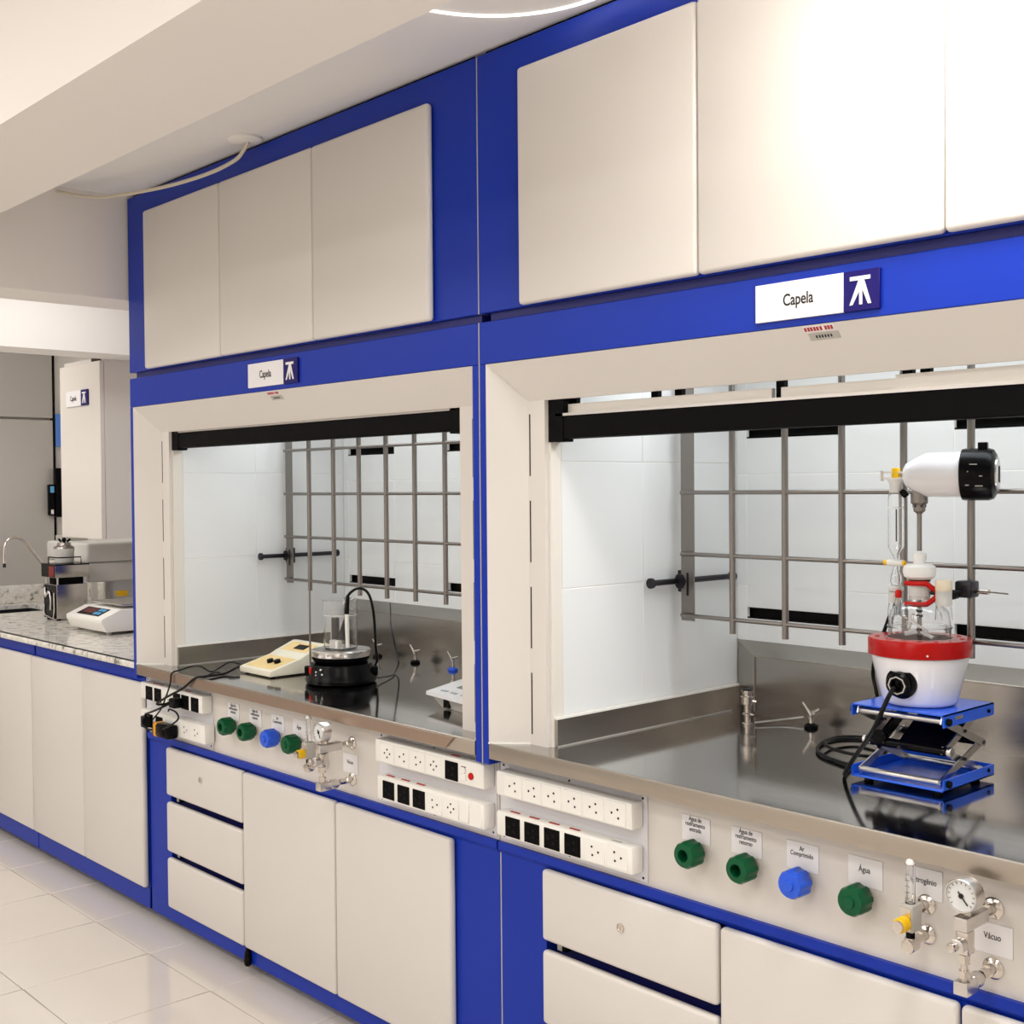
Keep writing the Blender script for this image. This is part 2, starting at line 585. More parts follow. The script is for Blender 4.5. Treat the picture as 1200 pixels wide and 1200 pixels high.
# ================================================================== FUME HOODS
WT = 0.9025
def tilegrid(parent, rects, axis, pos, m='tile', back=0.006):
    """tiles standing proud of a liner; rects = (a0,a1,z0,z1) in the plane's own axes"""
    for a0, a1, z0, z1 in rects:
        b = MB()
        g = 0.0012
        if axis == 'x':      # plane x = pos, facing +x (back>0) or -x (back<0)
            b.box(min(pos, pos - back), max(pos, pos - back), a0 + g, a1 - g, z0 + g, z1 - g, bev=0.0008, seg=1)
        else:
            b.box(a0 + g, a1 - g, pos, pos + abs(back), z0 + g, z1 - g, bev=0.0008, seg=1)
        b.build('tile', m, parent)

def hood(x0, label, sash_z, glabel):
    t = thing('fume_hood', label, 'fume hood', (x0, 0, 0), group='blue and cream fume hoods')
    W_ = 1.83
    T, TI = 1.787, 1.70
    XL0, XL1, XR1, XR0 = 0.023, 0.094, W_ - 0.094, W_ - 0.023
    YI = 0.067
    B('header_panel', 'blue', t, 0.001, W_ - 0.001, 0.0, 0.03, T + 0.001, 1.886, bev=0.0015, seg=1)
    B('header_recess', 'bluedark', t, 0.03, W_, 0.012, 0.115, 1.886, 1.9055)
    # posts run a little below the worktop edge
    for a, b2 in ((0.001, XL0), (XR0, W_ - 0.001)):
        B('post', 'blue', t, a, b2, 0.0, 0.05, 0.853, T + 0.001, bev=0.0015, seg=1)
    for a in (0.001, W_ - 0.013):
        B('side_panel', 'blue', t, a, a + 0.012, 0.05, 0.80, 0.90, 1.886)
    B('joint_strip', 'greyp', t, W_ - 0.0008, W_ + 0.0025, 0.0008, 0.03, 0.853, 1.886)
    # bevelled cream frame
    th = 0.012
    part('head_frame', 'cream', t, lambda b: b.hexa([(XL0, 0, T), (XR0, 0, T), (XR0, th, T), (XL0, th, T)],
                                                   [(XL1, YI, TI), (XR1, YI, TI), (XR1, YI + th, TI), (XL1, YI + th, TI)]))
    for s in (0, 1):
        xo, xi = (XL0, XL1) if s == 0 else (XR0, XR1)
        part('side_frame', 'cream', t, lambda b: b.hexa([(xo, 0, WT + 0.004), (xi, YI, WT + 0.004), (xi, YI + th, WT + 0.004), (xo, th, WT + 0.004)],
                                                       [(xo, 0, T), (xi, YI, TI), (xi, YI + th, TI), (xo, th, T)]))
        part('frame_foot', 'white', t, lambda b: b.hexa([(xo, -0.002, WT), (xi, YI - 0.002, WT), (xi, YI + th, WT), (xo, th, WT)],
                                                      [(xo, -0.002, WT + 0.004), (xi, YI - 0.002, WT + 0.004), (xi, YI + th, WT + 0.004), (xo, th, WT + 0.004)]))
        # slotted jamb behind the frame
        j0, j1 = (XL1, 0.149) if s == 0 else (W_ - 0.149, XR1)
        jb = B('jamb', 'cream', t, j0, j1, YI, YI + 0.012, WT, 1.90)
        for k in range(4):
            zc = 1.67 - 0.2 * k
            xs = j0 + 0.006 if s == 0 else j1 - 0.006
            B('slot', 'dark', jb, xs - 0.0018, xs + 0.0018, YI - 0.0006, YI + 0.001, zc - 0.143, zc)
        tr = B('sash_track', 'yellowish', t, (0.1488 if s == 0 else W_ - 0.156), (0.156 if s == 0 else W_ - 0.1488), 0.0792, 0.1128, WT, 1.90)
        for k in range(3):
            B('screw', 'seam', tr, (0.1492 if s == 0 else W_ - 0.1508), (0.1508 if s == 0 else W_ - 0.1492), 0.080, 0.086, 1.10 + 0.3 * k, 1.106 + 0.3 * k)
    # liner walls with tiles
    zr = [(0.972, 1.265), (1.265, 1.56), (1.56, 1.855), (1.855, 1.90)]
    yc = [(0.113, 0.395), (0.395, 0.775)]
    for s in (0, 1):
        if s == 0:
            lw = B('liner_side', 'grout', t, 0.141, 0.1545, 0.113, 0.80, WT, 1.90)
            pos, bk = 0.156, 0.006
        else:
            lw = B('liner_side', 'grout', t, W_ - 0.1545, W_ - 0.141, 0.113, 0.80, WT, 1.90)
            pos, bk = W_ - 0.156, -0.006
        tilegrid(lw, [(y0, y1, z0, z1) for z0, z1 in zr for y0, y1 in yc], 'x', pos, back=bk)
        a, b2 = (0.156, 0.166) if s == 0 else (W_ - 0.166, W_ - 0.156)
        cb = B('steel_curb', 'steel2', t, a, b2, 0.085, 0.775, WT + 0.0005, 0.966)
        B('sealant', 'white', cb, a - 0.001, b2 - 0.001 if s == 0 else b2 + 0.001, 0.085, 0.775, 0.966, 0.971)
        B('sealant', 'greyp', cb, (a + 0.009) if s == 0 else (a - 0.002), (a + 0.012) if s == 0 else (a + 0.001), 0.085, 0.735, WT + 0.0005, WT + 0.003)
    B('liner_roof', 'white', t, 0.141, W_ - 0.141, 0.08, 0.82, 1.8985, 1.9045)
    B('front_liner', 'white', t, 0.156, W_ - 0.156, 0.125, 0.13, 1.80, 1.90)
    bw = B('back_void', 'dark', t, 0.145, W_ - 0.145, 0.805, 0.815, WT, 1.90)
    cols = [0.156, 0.189, 0.474, 0.773, 1.058, 1.357, 1.641, W_ - 0.156]
    rects = []
    for i in range(7):
        a0, a1 = cols[i], cols[i + 1]
        if i % 2 == 0:
            rects += [(a0, a1, 1.06, 1.235), (a0, a1, 1.235, 1.53), (a0, a1, 1.53, 1.83), (a0, a1, 1.83, 1.90)]
        else:
            rects += [(a0, a1, 1.06, 1.149), (a0, a1, 1.178, 1.53), (a0, a1, 1.53, 1.626), (a0, a1, 1.654, 1.90)]
            for za, zb in ((1.149, 1.178), (1.626, 1.654)):
                B('slot_frame', 'black', t, a0 + 0.001, a1 - 0.001, 0.7745, 0.776, za, za + 0.004)
    bm_ = MB()
    for a0, a1, za, zb in rects:
        bm_.box(a0, a1, 0.7755, 0.786, za, zb)
    bf = bm_.build('baffle', 'grout', t)
    tilegrid(bf, rects, 'y', 0.7748, back=0.005)
    # steel ledge along the foot of the baffle
    part('rear_ledge', 'steel2', t, lambda b: b.hexa([(0.24, 0.735, WT), (W_ - 0.24, 0.735, WT), (W_ - 0.158, 0.774, WT), (0.158, 0.774, WT)],
                                                    [(0.24, 0.735, 1.056), (W_ - 0.24, 0.735, 1.056), (W_ - 0.158, 0.774, 1.09), (0.158, 0.774, 1.09)]))
    part('ledge_seam', 'lip', t, lambda b: (b.tube([(0.24, 0.7345, 1.056), (W_ - 0.24, 0.7345, 1.056)], 0.0022, 6, False), b.tube([(0.24, 0.7345, 0.91), (0.24, 0.7345, 1.056), (0.159, 0.7735, 1.09)], 0.0022, 6, False)))
    # sash: black handle rail with metal capping, glass above
    z0 = sash_z
    sh = MB()
    sh.box(0.152, W_ - 0.152, 0.078, 0.108, z0 + 0.006, z0 + 0.058, bev=0.002, seg=1)
    sr = sh.build('sash_rail', 'blackm', t)
    for a in (0.1525, W_ - 0.1985):
        B('end_block', 'blackm', sr, a, a + 0.046, 0.076, 0.110, z0, z0 + 0.10)
    B('capping', 'alu', sr, 0.175, W_ - 0.175, 0.076, 0.090, z0 + 0.058, z0 + 0.064)
    for k, (xa_, xb_, top) in enumerate(((0.190, 0.752, 0.085), (0.774, 1.018, 0.085), (1.018, 1.640, 0.091))):
        yk = 0.094 if k != 2 else 0.0905
        B('slider_rail', 'yellowish', sr, xa_, xb_, yk, yk + 0.012, z0 + 0.062, z0 + top)
    for xc_, zt in ((0.194, 0.075), (0.435, 0.084), (0.500, 0.084), (0.7535, 0.066), (1.022, 0.090), (1.056, 0.090), (1.40, 0.090)):
        B('clip', 'blackm', sr, xc_, xc_ + 0.019, 0.107, 0.119, z0 + zt, z0 + 0.13)
    B('sash_pane', 'sashg', t, 0.185, W_ - 0.185, 0.099, 0.1025, z0 + 0.10, 1.93)
    return t
hood(0.0, 'right-hand fume hood holding the stirring flask on the blue jack', 1.604, '')
hood(-1.832, 'left-hand fume hood with the hotplate stirrer and meter inside', 1.637, '')

# worktops
def worktop(x0, label, kind):
    t = thing('steel_worktop', label, 'worktop', (x0, 0, WT), group='stainless worktops of the fume hoods')
    B('top', 'steel', t, 0.024, 1.806, 0.0, 0.80, -0.010, 0.0)
    B('front_lip', 'lip', t, 0.024, 1.806, -0.002, 0.006, -0.035, 0.0012, bev=0.0022, seg=2)
    B('lip_shadow_band', 'lip', t, 0.0, 1.828, 0.049, 0.0545, -0.050, -0.0105)  # thin strip standing in for the lip's shadow on the fascia
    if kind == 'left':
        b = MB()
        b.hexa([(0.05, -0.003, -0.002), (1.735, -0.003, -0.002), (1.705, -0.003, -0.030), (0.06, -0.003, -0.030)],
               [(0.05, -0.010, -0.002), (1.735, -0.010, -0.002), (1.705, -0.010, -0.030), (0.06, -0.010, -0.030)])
        b.build('edge_strip', 'lip_reflection', t)  # floor reflection put into the strip's brown colour
    return t
worktop(0.0, 'reflective stainless worktop under the stirring flask', 'right')
worktop(-1.832, 'stainless worktop under the hotplate stirrer with a front strip in the brown of the reflected floor', 'left')

# ================================================================== SUPPORT LATTICES
def lattice(x0, label):
    t = thing('support_lattice', label, 'lattice', (x0, 0, 0), group='steel rod lattices inside the fume hoods')
    Y = 0.49
    W_ = 1.83
    for a in (0.192, W_ - 0.232):
        up = MB()
        up.box(a, a + 0.040, Y + 0.008, Y + 0.012, 1.165, 1.80)
        up.box(a, a + 0.004, Y + 0.012, Y + 0.035, 1.165, 1.80)
        o = up.build('upright', 'rod', t)
        B('slot', 'dark', o, a + 0.018, a + 0.023, Y + 0.0065, Y + 0.0085, 1.228, 1.285)
    n = 0
    x = 0.357
    while x < W_ - 0.3:
        part('vertical_rod', 'rod', t, lambda b: b.cyl((x, Y, 1.145), (x, Y, 1.895), 0.0078, n=14))
        x += 0.15
    for z in (1.179, 1.332, 1.485, 1.640, 1.795):
        part('horizontal_rod', 'rod', t, lambda b: b.cyl((0.20, Y - 0.001, z), (W_ - 0.20, Y - 0.001, z), 0.0052, n=12))
    for s in (0, 1):
        xa = 0.176 if s == 0 else W_ - 0.176
        br = part('wall_bar', 'gunmetal', t, lambda b: (b.cyl((xa, 0.40, 1.262), (xa, 0.73, 1.262), 0.0075, n=14),
                                                       b.lathe([(0.0, -0.004), (0.013, -0.002), (0.013, 0.006), (0.009, 0.008)], (xa, 0.40, 1.262), (0, 1, 0), 16),
                                                       b.lathe([(0.009, -0.008), (0.013, -0.006), (0.013, 0.002), (0.0, 0.004)], (xa, 0.73, 1.262), (0, 1, 0), 16)))
        xb = xa + (0.012 if s == 0 else -0.012)
        part('clamp_knob', 'gunmetal', br, lambda b: (b.box(xb - 0.014, xb + 0.014, 0.505, 0.530, 1.235, 1.29, bev=0.003),
                                                     b.cyl((xb, 0.497, 1.262), (xb, 0.512, 1.262), 0.02, n=6)))
    return t
lattice(0.0, 'steel rod lattice at the back of the right fume hood')
lattice(-1.832, 'steel rod lattice at the back of the left fume hood')

# ================================================================== SIGNS
def pictogram(parent, xc, zc, s, y):
    """white table-like mark: bar on top, middle leg, two splayed legs"""
    def fn(b):
        b.box(xc - 0.5 * s, xc + 0.42 * s, y, y + 0.001, zc + 0.36 * s, zc + 0.52 * s)
        b.prism([(xc - 0.10 * s, zc + 0.37 * s), (xc + 0.04 * s, zc + 0.37 * s), (xc + 0.02 * s, zc + 0.1 * s), (xc - 0.38 * s, zc - 0.62 * s), (xc - 0.52 * s, zc - 0.62 * s)], 'y', y - 0.0002, y + 0.001)
        b.prism([(xc - 0.04 * s, zc + 0.37 * s), (xc + 0.14 * s, zc + 0.37 * s), (xc + 0.46 * s, zc - 0.62 * s), (xc + 0.32 * s, zc - 0.62 * s), (xc + 0.02 * s, zc + 0.1 * s)], 'y', y - 0.0004, y + 0.001)
        b.box(xc - 0.07 * s, xc + 0.06 * s, y - 0.0006, y + 0.001, zc - 0.62 * s, zc + 0.08 * s)
    return part('pictogram', 'paper', parent, fn)

def sign(x, z, wd, sq, h, label, word, tsz, y=-0.0005, narrow=0.78):
    t = thing('sign', label, 'sign', (x, y, z))
    p = B('white_plate', 'paper', t, 0, wd, -0.006, 0, 0, h, bev=0.0006, seg=1)
    text('lettering', word, tsz, 'ink', p, wd * 0.5, -0.0064, h * 0.5, sx=narrow, bold=0.0004)
    q = B('navy_plate', 'navy', t, wd, wd + sq, -0.006, 0, 0, h, bev=0.0006, seg=1)
    pictogram(q, wd + sq * 0.5, h * 0.5 + 0.002, h * 0.62, -0.0074)
    return t
sign(0.788, 1.801, 0.186, 0.070, 0.069, 'white Capela sign with navy emblem on the right fume hood header', 'Capela', 0.030)
sign(-1.033, 1.801, 0.194, 0.073, 0.070, 'white Capela sign with navy emblem on the left fume hood header', 'Capela', 0.030)
def sticker(x, label):
    t = thing('warning_sticker', label, 'sticker', (x, 0.0, 1.787))
    # lies on the sloped head frame (y grows as z falls)
    k = 0.067 / 0.087
    def quad(x0, x1, d0, d1, e=0.0010):
        return lambda b: b.hexa([(x0, d0 * k - e, -d0), (x1, d0 * k - e, -d0), (x1, d1 * k - e, -d1), (x0, d1 * k - e, -d1)],
                                [(x0, d0 * k - e + 0.0006, -d0), (x1, d0 * k - e + 0.0006, -d0), (x1, d1 * k - e + 0.0006, -d1), (x0, d1 * k - e + 0.0006, -d1)])
    part('pink_band', 'paper', t, quad(0, 0.064, 0.002, 0.012))
    part('red_lettering', 'redd', t, lambda b: [quad(a, a + 0.0045, 0.004, 0.0105, 0.0016)(b) for a in (0.002, 0.0085, 0.0145, 0.021, 0.027, 0.034, 0.044, 0.050, 0.056)])
    part('grey_band', 'greyp', t, quad(0.006, 0.068, 0.014, 0.026))
    part('small_lettering', 'ink', t, lambda b: [quad(a, a + 0.003, 0.018, 0.0225, 0.0016)(b) for a in (0.02, 0.026, 0.032, 0.038, 0.044, 0.050)])
sticker(0.885, 'small red and grey warning sticker on the right hood frame under the sign')
sticker(-0.945, 'small red and grey warning sticker on the left hood frame under the sign')

# ================================================================== SOCKET PANELS
FY = 0.055
def module_white(parent, x, z, kind=0):
    o = B('white_outlet', 'white', parent, x - 0.029, x + 0.029, -0.0015, 0.001, z - 0.025, z + 0.025, bev=0.001, seg=1)
    pins = [[(-0.011, 0.0), (0.006, 0.009), (0.008, -0.009)], [(0.011, 0.0), (-0.008, 0.009), (-0.006, -0.009)], [(-0.011, 0.0), (0.0, 0.010), (0.011, 0.0), (0.0, -0.010)]][kind]
    def fn(b):
        for dx, dz in pins:
            b.cyl((x + dx, -0.0022, z + dz), (x + dx, -0.001, z + dz), 0.0026, n=10)
    part('pin_hole', 'ink', o, fn)
    return o
def module_black(parent, x, z, w_=0.049, h_=0.046):
    o = B('black_outlet', 'blackm', parent, x - w_ / 2, x + w_ / 2, -0.002, 0.001, z - h_ / 2, z + h_ / 2, bev=0.001, seg=1)
    def fn(b):
        for dx, dz in ((-0.010, 0.0), (0.006, 0.008), (0.006, -0.008)):
            b.cyl((x + dx, -0.0028, z + dz), (x + dx, -0.0015, z + dz), 0.003, n=10)
    part('pin_hole', 'rubber', o, fn)
    return o
def trunk(parent, x0, x1, z0, z1):
    return B('trunking', 'white', parent, x0, x1, 0.0, 0.037, z0, z1, bev=0.005, seg=2)
def panel(x0, x1, label):
    t = thing('socket_panel', label, 'socket panel', (0, 0.0145, 0))
    pl = B('back_plate', 'plate', t, x0, x1, 0.0375, 0.0405, 0.667, 0.851, bev=0.0008, seg=1)
    for x in (x0 + 0.012, (x0 + x1) / 2, x1 - 0.012):
        for z in (0.675, 0.844):
            part('screw', 'ink', pl, lambda b: b.cyl((x, 0.0365, z), (x, 0.038, z), 0.0028, n=10))
    return t
# right hood
t = panel(0.005, 0.465, 'white socket panel with six white outlets above four black ones, right hood')
a = trunk(t, 0.030, 0.455, 0.782, 0.840)
for k in range(6):
    module_white(a, 0.090 + 0.064 * k, 0.811, 0)
b_ = trunk(t, 0.030, 0.455, 0.688, 0.746)
for k in range(4):
    module_black(b_, 0.087 + 0.0645 * k, 0.7155)
    B('red_marker', 'redd', b_, 0.065 + 0.0645 * k, 0.095 + 0.0645 * k, 0.012, 0.018, 0.7455, 0.7475)
module_white(b_, 0.348, 0.717, 1)
module_white(b_, 0.414, 0.719, 1)
B('grey_marker', 'greyp', b_, 0.385, 0.412, 0.012, 0.016, 0.7455, 0.7472)
# left hood, right end
t = panel(-0.480, -0.010, 'white socket panel with a red button at the right end of the left hood')
a = trunk(t, -0.447, -0.014, 0.784, 0.845)
for k, kd in enumerate((2, 0, 1, 2)):
    module_white(a, -0.392 + 0.064 * k, 0.813, kd)
module_black(a, -0.132, 0.811)
B('red_marker', 'redd', a, -0.150, -0.118, 0.012, 0.018, 0.8445, 0.8465)
B('grey_marker', 'greyp', a, -0.08, -0.05, 0.012, 0.016, 0.8445, 0.8462)
part('rocker_switch', 'white', a, lambda b: (b.box(-0.095, -0.077, -0.003, 0.001, 0.795, 0.812, bev=0.001, seg=1), b.cyl((-0.086, -0.003, 0.820), (-0.086, 0.0, 0.820), 0.008)))
part('switch_mark', 'ink', a, lambda b: b.box(-0.094, -0.078, -0.0015, 0.0, 0.8275, 0.829))
part('red_button', 'redp', a, lambda b: b.cyl((-0.058, -0.004, 0.810), (-0.058, 0.001, 0.810), 0.0085, bev=0.001))
b_ = trunk(t, -0.440, -0.014, 0.688, 0.750)
for k in range(3):
    module_black(b_, -0.389 + 0.0635 * k, 0.717)
    B('red_marker', 'redd', b_, -0.415 + 0.0635 * k, -0.383 + 0.0635 * k, 0.012, 0.018, 0.7495, 0.7515)
module_white(b_, -0.199, 0.717, 1)
module_white(b_, -0.135, 0.719, 2)
B('rocker_switch', 'white', b_, -0.098, -0.068, -0.004, 0.001, 0.694, 0.744, bev=0.002, seg=1)
B('blank_cover', 'white', b_, -0.064, -0.022, -0.0015, 0.001, 0.690, 0.748, bev=0.001, seg=1)
# left hood, left end
t = panel(-1.846, -1.378, 'white socket panel with plugs and cables at the left end of the left hood')
a = trunk(t, -1.815, -1.378, 0.784, 0.842)
for x in (-1.747, -1.683, -1.548, -1.490, -1.425):
    module_black(a, x, 0.809)
module_white(a, -1.615, 0.812, 0)
for x in (-1.73, -1.69, -1.50):
    B('red_marker', 'redd', a, x - 0.016, x + 0.016, 0.012, 0.018, 0.8415, 0.8435)
b_ = trunk(t, -1.815, -1.364, 0.688, 0.748)
for x in (-1.747, -1.675):
    module_black(b_, x, 0.714)
module_white(b_, -1.419, 0.719, 1)
module_white(b_, -1.49, 0.719, 1)
B('blank_cover', 'white', b_, -1.56, -1.52, -0.0015, 0.001, 0.690, 0.744, bev=0.001, seg=1)

# plugs and adapter
t = thing('black_plug', 'black plug pushed into the upper socket strip of the left panel', 'plug', (-1.520, 0.0125, 0.806))
part('body', 'rubber', t, lambda b: b.box(-0.018, 0.018, -0.034, 0.0, -0.016, 0.016, bev=0.005))
part('strain_relief', 'rubber', t, lambda b: b.cyl((-0.018, -0.018, 0), (-0.040, -0.024, -0.004), 0.007, 0.004, 12))
t = thing('black_plug', 'black plug at the left end of the lower socket strip', 'plug', (-1.747, 0.0125, 0.714))
part('body', 'rubber', t, lambda b: b.box(-0.014, 0.018, -0.026, 0.0, -0.020, 0.020, bev=0.005))
part('strain_relief', 'rubber', t, lambda b: b.cyl((0.004, -0.016, 0.016), (0.022, -0.022, 0.030), 0.006, 0.004, 12))
t = thing('power_adapter', 'black multi-plug adapter with an orange band in the lower socket strip', 'adapter', (-1.625, 0.0125, 0.708))
part('body', 'black', t, lambda b: (b.box(-0.020, 0.092, -0.042, -0.001, -0.024, 0.022, bev=0.008), b.box(0.020, 0.070, -0.047, -0.035, -0.016, 0.014, bev=0.004)))
part('orange_band', 'orange', t, lambda b: b.box(-0.012, 0.016, -0.0432, -0.004, -0.0250, 0.0230, bev=0.008))
# cables of that panel
def cable(name, label, pts, rad, m='rubber', cat='cable'):
    b = MB()
    b.tube(pts, rad, 8)
    return tag(b.build(name, m), label, cat)
cable('power_cable', 'thin black cable waving from the beige meter over the worktop edge to the adapter',
      [(-1.415, 0.175, 0.925), (-1.45, 0.155, 0.930), (-1.475, 0.13, 0.910), (-1.446, 0.084, 0.9065), (-1.463, 0.057, 0.925), (-1.515, 0.05, 0.92), (-1.522, 0.012, 0.911), (-1.524, -0.008, 0.9075), (-1.526, -0.0155, 0.898), (-1.530, -0.0165, 0.873), (-1.552, -0.020, 0.828), (-1.573, -0.03, 0.782), (-1.605, -0.045, 0.744)], 0.0026)
cable('power_cable', 'thick black cable from the beige meter to the upper socket strip',
      [(-1.410, 0.185, 0.922), (-1.385, 0.14, 0.918), (-1.366, 0.086, 0.9078), (-1.350, 0.01, 0.9095), (-1.372, -0.012, 0.904), (-1.434, -0.022, 0.866), (-1.502, -0.034, 0.836), (-1.588, -0.036, 0.800), (-1.572, -0.024, 0.797), (-1.553, -0.012, 0.802)], 0.0038)
cable('power_cable', 'black cable looping from the upper strip to the plug at the left end',
      [(-1.535, -0.02, 0.803), (-1.575, -0.032, 0.785), (-1.640, -0.028, 0.765), (-1.700, -0.016, 0.750), (-1.722, -0.010, 0.744)], 0.0034)
cable('power_cable', 'small black cable loop hanging from the left plug to the adapter',
      [(-1.715, -0.016, 0.738), (-1.728, -0.016, 0.730), (-1.730, -0.018, 0.712), (-1.705, -0.018, 0.698), (-1.670, -0.016, 0.698), (-1.643, -0.016, 0.703)], 0.0034)
cable('power_cable', 'black cable loop arching above the orange-banded adapter',
      [(-1.56, -0.01, 0.775), (-1.53, -0.020, 0.786), (-1.47, -0.028, 0.784), (-1.445, -0.034, 0.768), (-1.49, -0.036, 0.742), (-1.548, -0.036, 0.720)], 0.0030)

# ================================================================== SERVICE OUTLETS
def knob(x, z, m, label, hollow=True):
    t = thing('service_outlet', label, 'outlet', (x, FY, z))
    part('collar', 'chrome', t, lambda b: b.lathe([(0.017, 0.0), (0.017, 0.006), (0.013, 0.008), (0.013, 0.018)], (0, 0, 0), (0, -1, 0), 24))
    def cap(b):
        n = 48
        prof = []
        t2 = bmesh.new()
        def rad(base, i):
            return base * (1.0 + 0.045 * (1 if (i % 6) < 3 else -1))
        levels = [(0.022, 0.012), (0.0262, 0.018), (0.0262, 0.046), (0.0235, 0.053)]
        if hollow:
            levels += [(0.0125, 0.055), (0.0115, 0.030)]
        else:
            levels += [(0.011, 0.054), (0.010, 0.058)]
        rings = []
        for li, (rr, h) in enumerate(levels):
            ring = []
            for i in range(n):
                a = 2 * PI * i / n
                k = rr * (1.0 + (0.04 * (1 if (i % 6) < 3 else -1) if li in (1, 2) else 0.0))
                ring.append(t2.verts.new((k * math.cos(a), -h, k * math.sin(a))))
            rings.append(ring)
        for A, Bq in zip(rings, rings[1:]):
            for i in range(n):
                t2.faces.new((A[i], A[(i + 1) % n], Bq[(i + 1) % n], Bq[i]))
        t2.faces.new(rings[0])
        t2.faces.new(rings[-1])
        bmesh.ops.recalc_face_normals(t2, faces=t2.faces)
        b._merge(t2)
    part('cap', m, t, cap)
    if hollow:
        part('bore', 'dark', t, lambda b: b.cyl((0, -0.0305, 0), (0, -0.0315, 0), 0.0112, n=24))
    return t
ZK = 0.765
knob(0.602, ZK, 'green', 'green hollow outlet nearest the socket panel of the right hood')
knob(0.731, ZK, 'green', 'green hollow outlet just left of the blue outlet, right hood')
knob(0.851, ZK, 'bluek', 'blue capped outlet under the compressed air card of the right hood', False)
knob(0.977, ZK, 'green', 'green closed outlet under the Água card of the right hood', False)
knob(-1.239, ZK, 'green', 'green hollow outlet nearest the plug panel of the left hood')
knob(-1.119, ZK, 'green', 'green hollow outlet just left of the blue outlet, left hood')
knob(-0.983, ZK, 'bluek', 'blue capped outlet under the compressed air card of the left hood', False)
knob(-0.868, ZK, 'green', 'green closed outlet beside the flowmeter of the left hood', False)

def card(x, z, word, label, w_=0.070, h_=0.052, ts=0.0135):
    t = thing('label_card', label, 'label', (x, FY, z))
    p = B('card', 'paper', t, 0, w_, -0.0018, -0.0002, 0, h_, bev=0.0004, seg=1)
    n = word.count('\n')
    text('lettering', word, ts, 'ink', p, w_ * 0.48, -0.0021, h_ * 0.52 + 0.003 + (0.005 * (n > 0)), sx=0.78, bold=0.0001)
    return t
card(0.557, 0.780, 'Água de\nresfriamento\nentrada', 'card on cooling water inlet above the first green outlet, right hood', 0.072, ts=0.0125)
card(0.682, 0.780, 'Água de\nresfriamento\nretorno', 'card on cooling water return above the second green outlet, right hood', 0.072, ts=0.0125)
card(0.811, 0.780, 'Ar\nComprimido', 'card reading Ar Comprimido above the blue outlet, right hood', 0.070, ts=0.0125)
card(0.943, 0.781, 'Água', 'card reading Água above the closed green outlet, right hood', 0.069, ts=0.015)
card(1.058, 0.788, 'Nitrogênio', 'card reading Nitrogênio behind the right flowmeter', 0.067, ts=0.014)
card(1.181, 0.724, 'Vácuo', 'card reading Vácuo beside the vacuum gauge of the right hood', 0.066, ts=0.015)
card(-1.283, 0.779, 'Água de\nresfriamento\nentrada', 'card on cooling water inlet above the first green outlet, left hood', 0.069, ts=0.0125)
card(-1.152, 0.778, 'Água de\nresfriamento\nretorno', 'card on cooling water return above the second green outlet, left hood', 0.070, ts=0.0125)
card(-1.024, 0.778, 'Ar\nComprimido', 'card reading Ar Comprimido above the blue outlet, left hood', 0.070, ts=0.0125)
card(-0.905, 0.778, 'Água', 'card reading Água left of the flowmeter, left hood', 0.068, ts=0.015)
card(-0.800, 0.778, 'Nitrogênio', 'card reading Nitrogênio behind the gauge of the left hood', 0.067, ts=0.013)
card(-0.650, 0.718, 'Vácuo', 'card reading Vácuo right of the left vacuum gauge', 0.069, ts=0.015)

def flange(b, x, z, r=0.017):
    b.lathe([(r, 0.0), (r, 0.003), (r * 0.8, 0.006), (r * 0.5, 0.008), (r * 0.42, 0.016), (r * 0.55, 0.017), (r * 0.55, 0.022)], (x, 0, z), (0, -1, 0), 24)

def flowmeter(x, label):
    t = thing('flowmeter', label, 'flowmeter', (x, FY, 0.70))
    for z in (0.079, 0.027):
        part('flange', 'chrome', t, lambda b: (flange(b, 0, z), b.cyl((0, -0.02, z), (0, -0.048, z), 0.008, n=6)))
    part('valve_block', 'greyp', t, lambda b: b.box(-0.013, 0.013, -0.072, -0.040, 0.048, 0.094, bev=0.003))
    part('face_plate', 'chrome', t, lambda b: b.box(-0.010, 0.010, -0.0735, -0.0715, 0.052, 0.090))
    k = part('control_knob', 'yellow', t, lambda b: b.lathe([(0.010, 0.072), (0.0125, 0.075), (0.0125, 0.092), (0.0105, 0.095)], (0, 0, 0.064), (0, -1, 0), 24))
    part('knob_cap', 'chrome', k, lambda b: b.lathe([(0.0098, 0.094), (0.0098, 0.1005), (0, 0.1015)], (0, 0, 0.064), (0, -1, 0), 24))
    part('lower_nut', 'black', t, lambda b: b.cyl((0, -0.056, 0.028), (0, -0.056, 0.049), 0.0085, n=6))
    part('elbow', 'chrome', t, lambda b: (b.cyl((0, -0.068, 0.022), (0, -0.044, 0.022), 0.012, n=18, bev=0.001), b.cyl((0, -0.056, 0.022), (0, -0.056, 0.036), 0.010, n=14)))
    tb_ = part('sight_tube', 'glass', t, lambda b: b.lathe([(0.0085, 0.0), (0.0085, 0.066), (0.0045, 0.066), (0.0045, 0.0)], (0, -0.056, 0.094), n=20, close=True))
    part('scale_mark', 'ink', tb_, lambda b: [b.box(-0.004, 0.004, -0.066, -0.0653, 0.104 + 0.010 * i, 0.1046 + 0.010 * i) for i in range(5)])
    part('top_plug', 'white', t, lambda b: b.lathe([(0.0075, 0.0), (0.0075, 0.004), (0.005, 0.008), (0, 0.0095)], (0, -0.056, 0.160), n=16))
    return t
flowmeter(1.096, 'clear tube flowmeter with yellow knob beside the right vacuum gauge')
flowmeter(-0.738, 'clear tube flowmeter with yellow knob beside the left vacuum gauge')

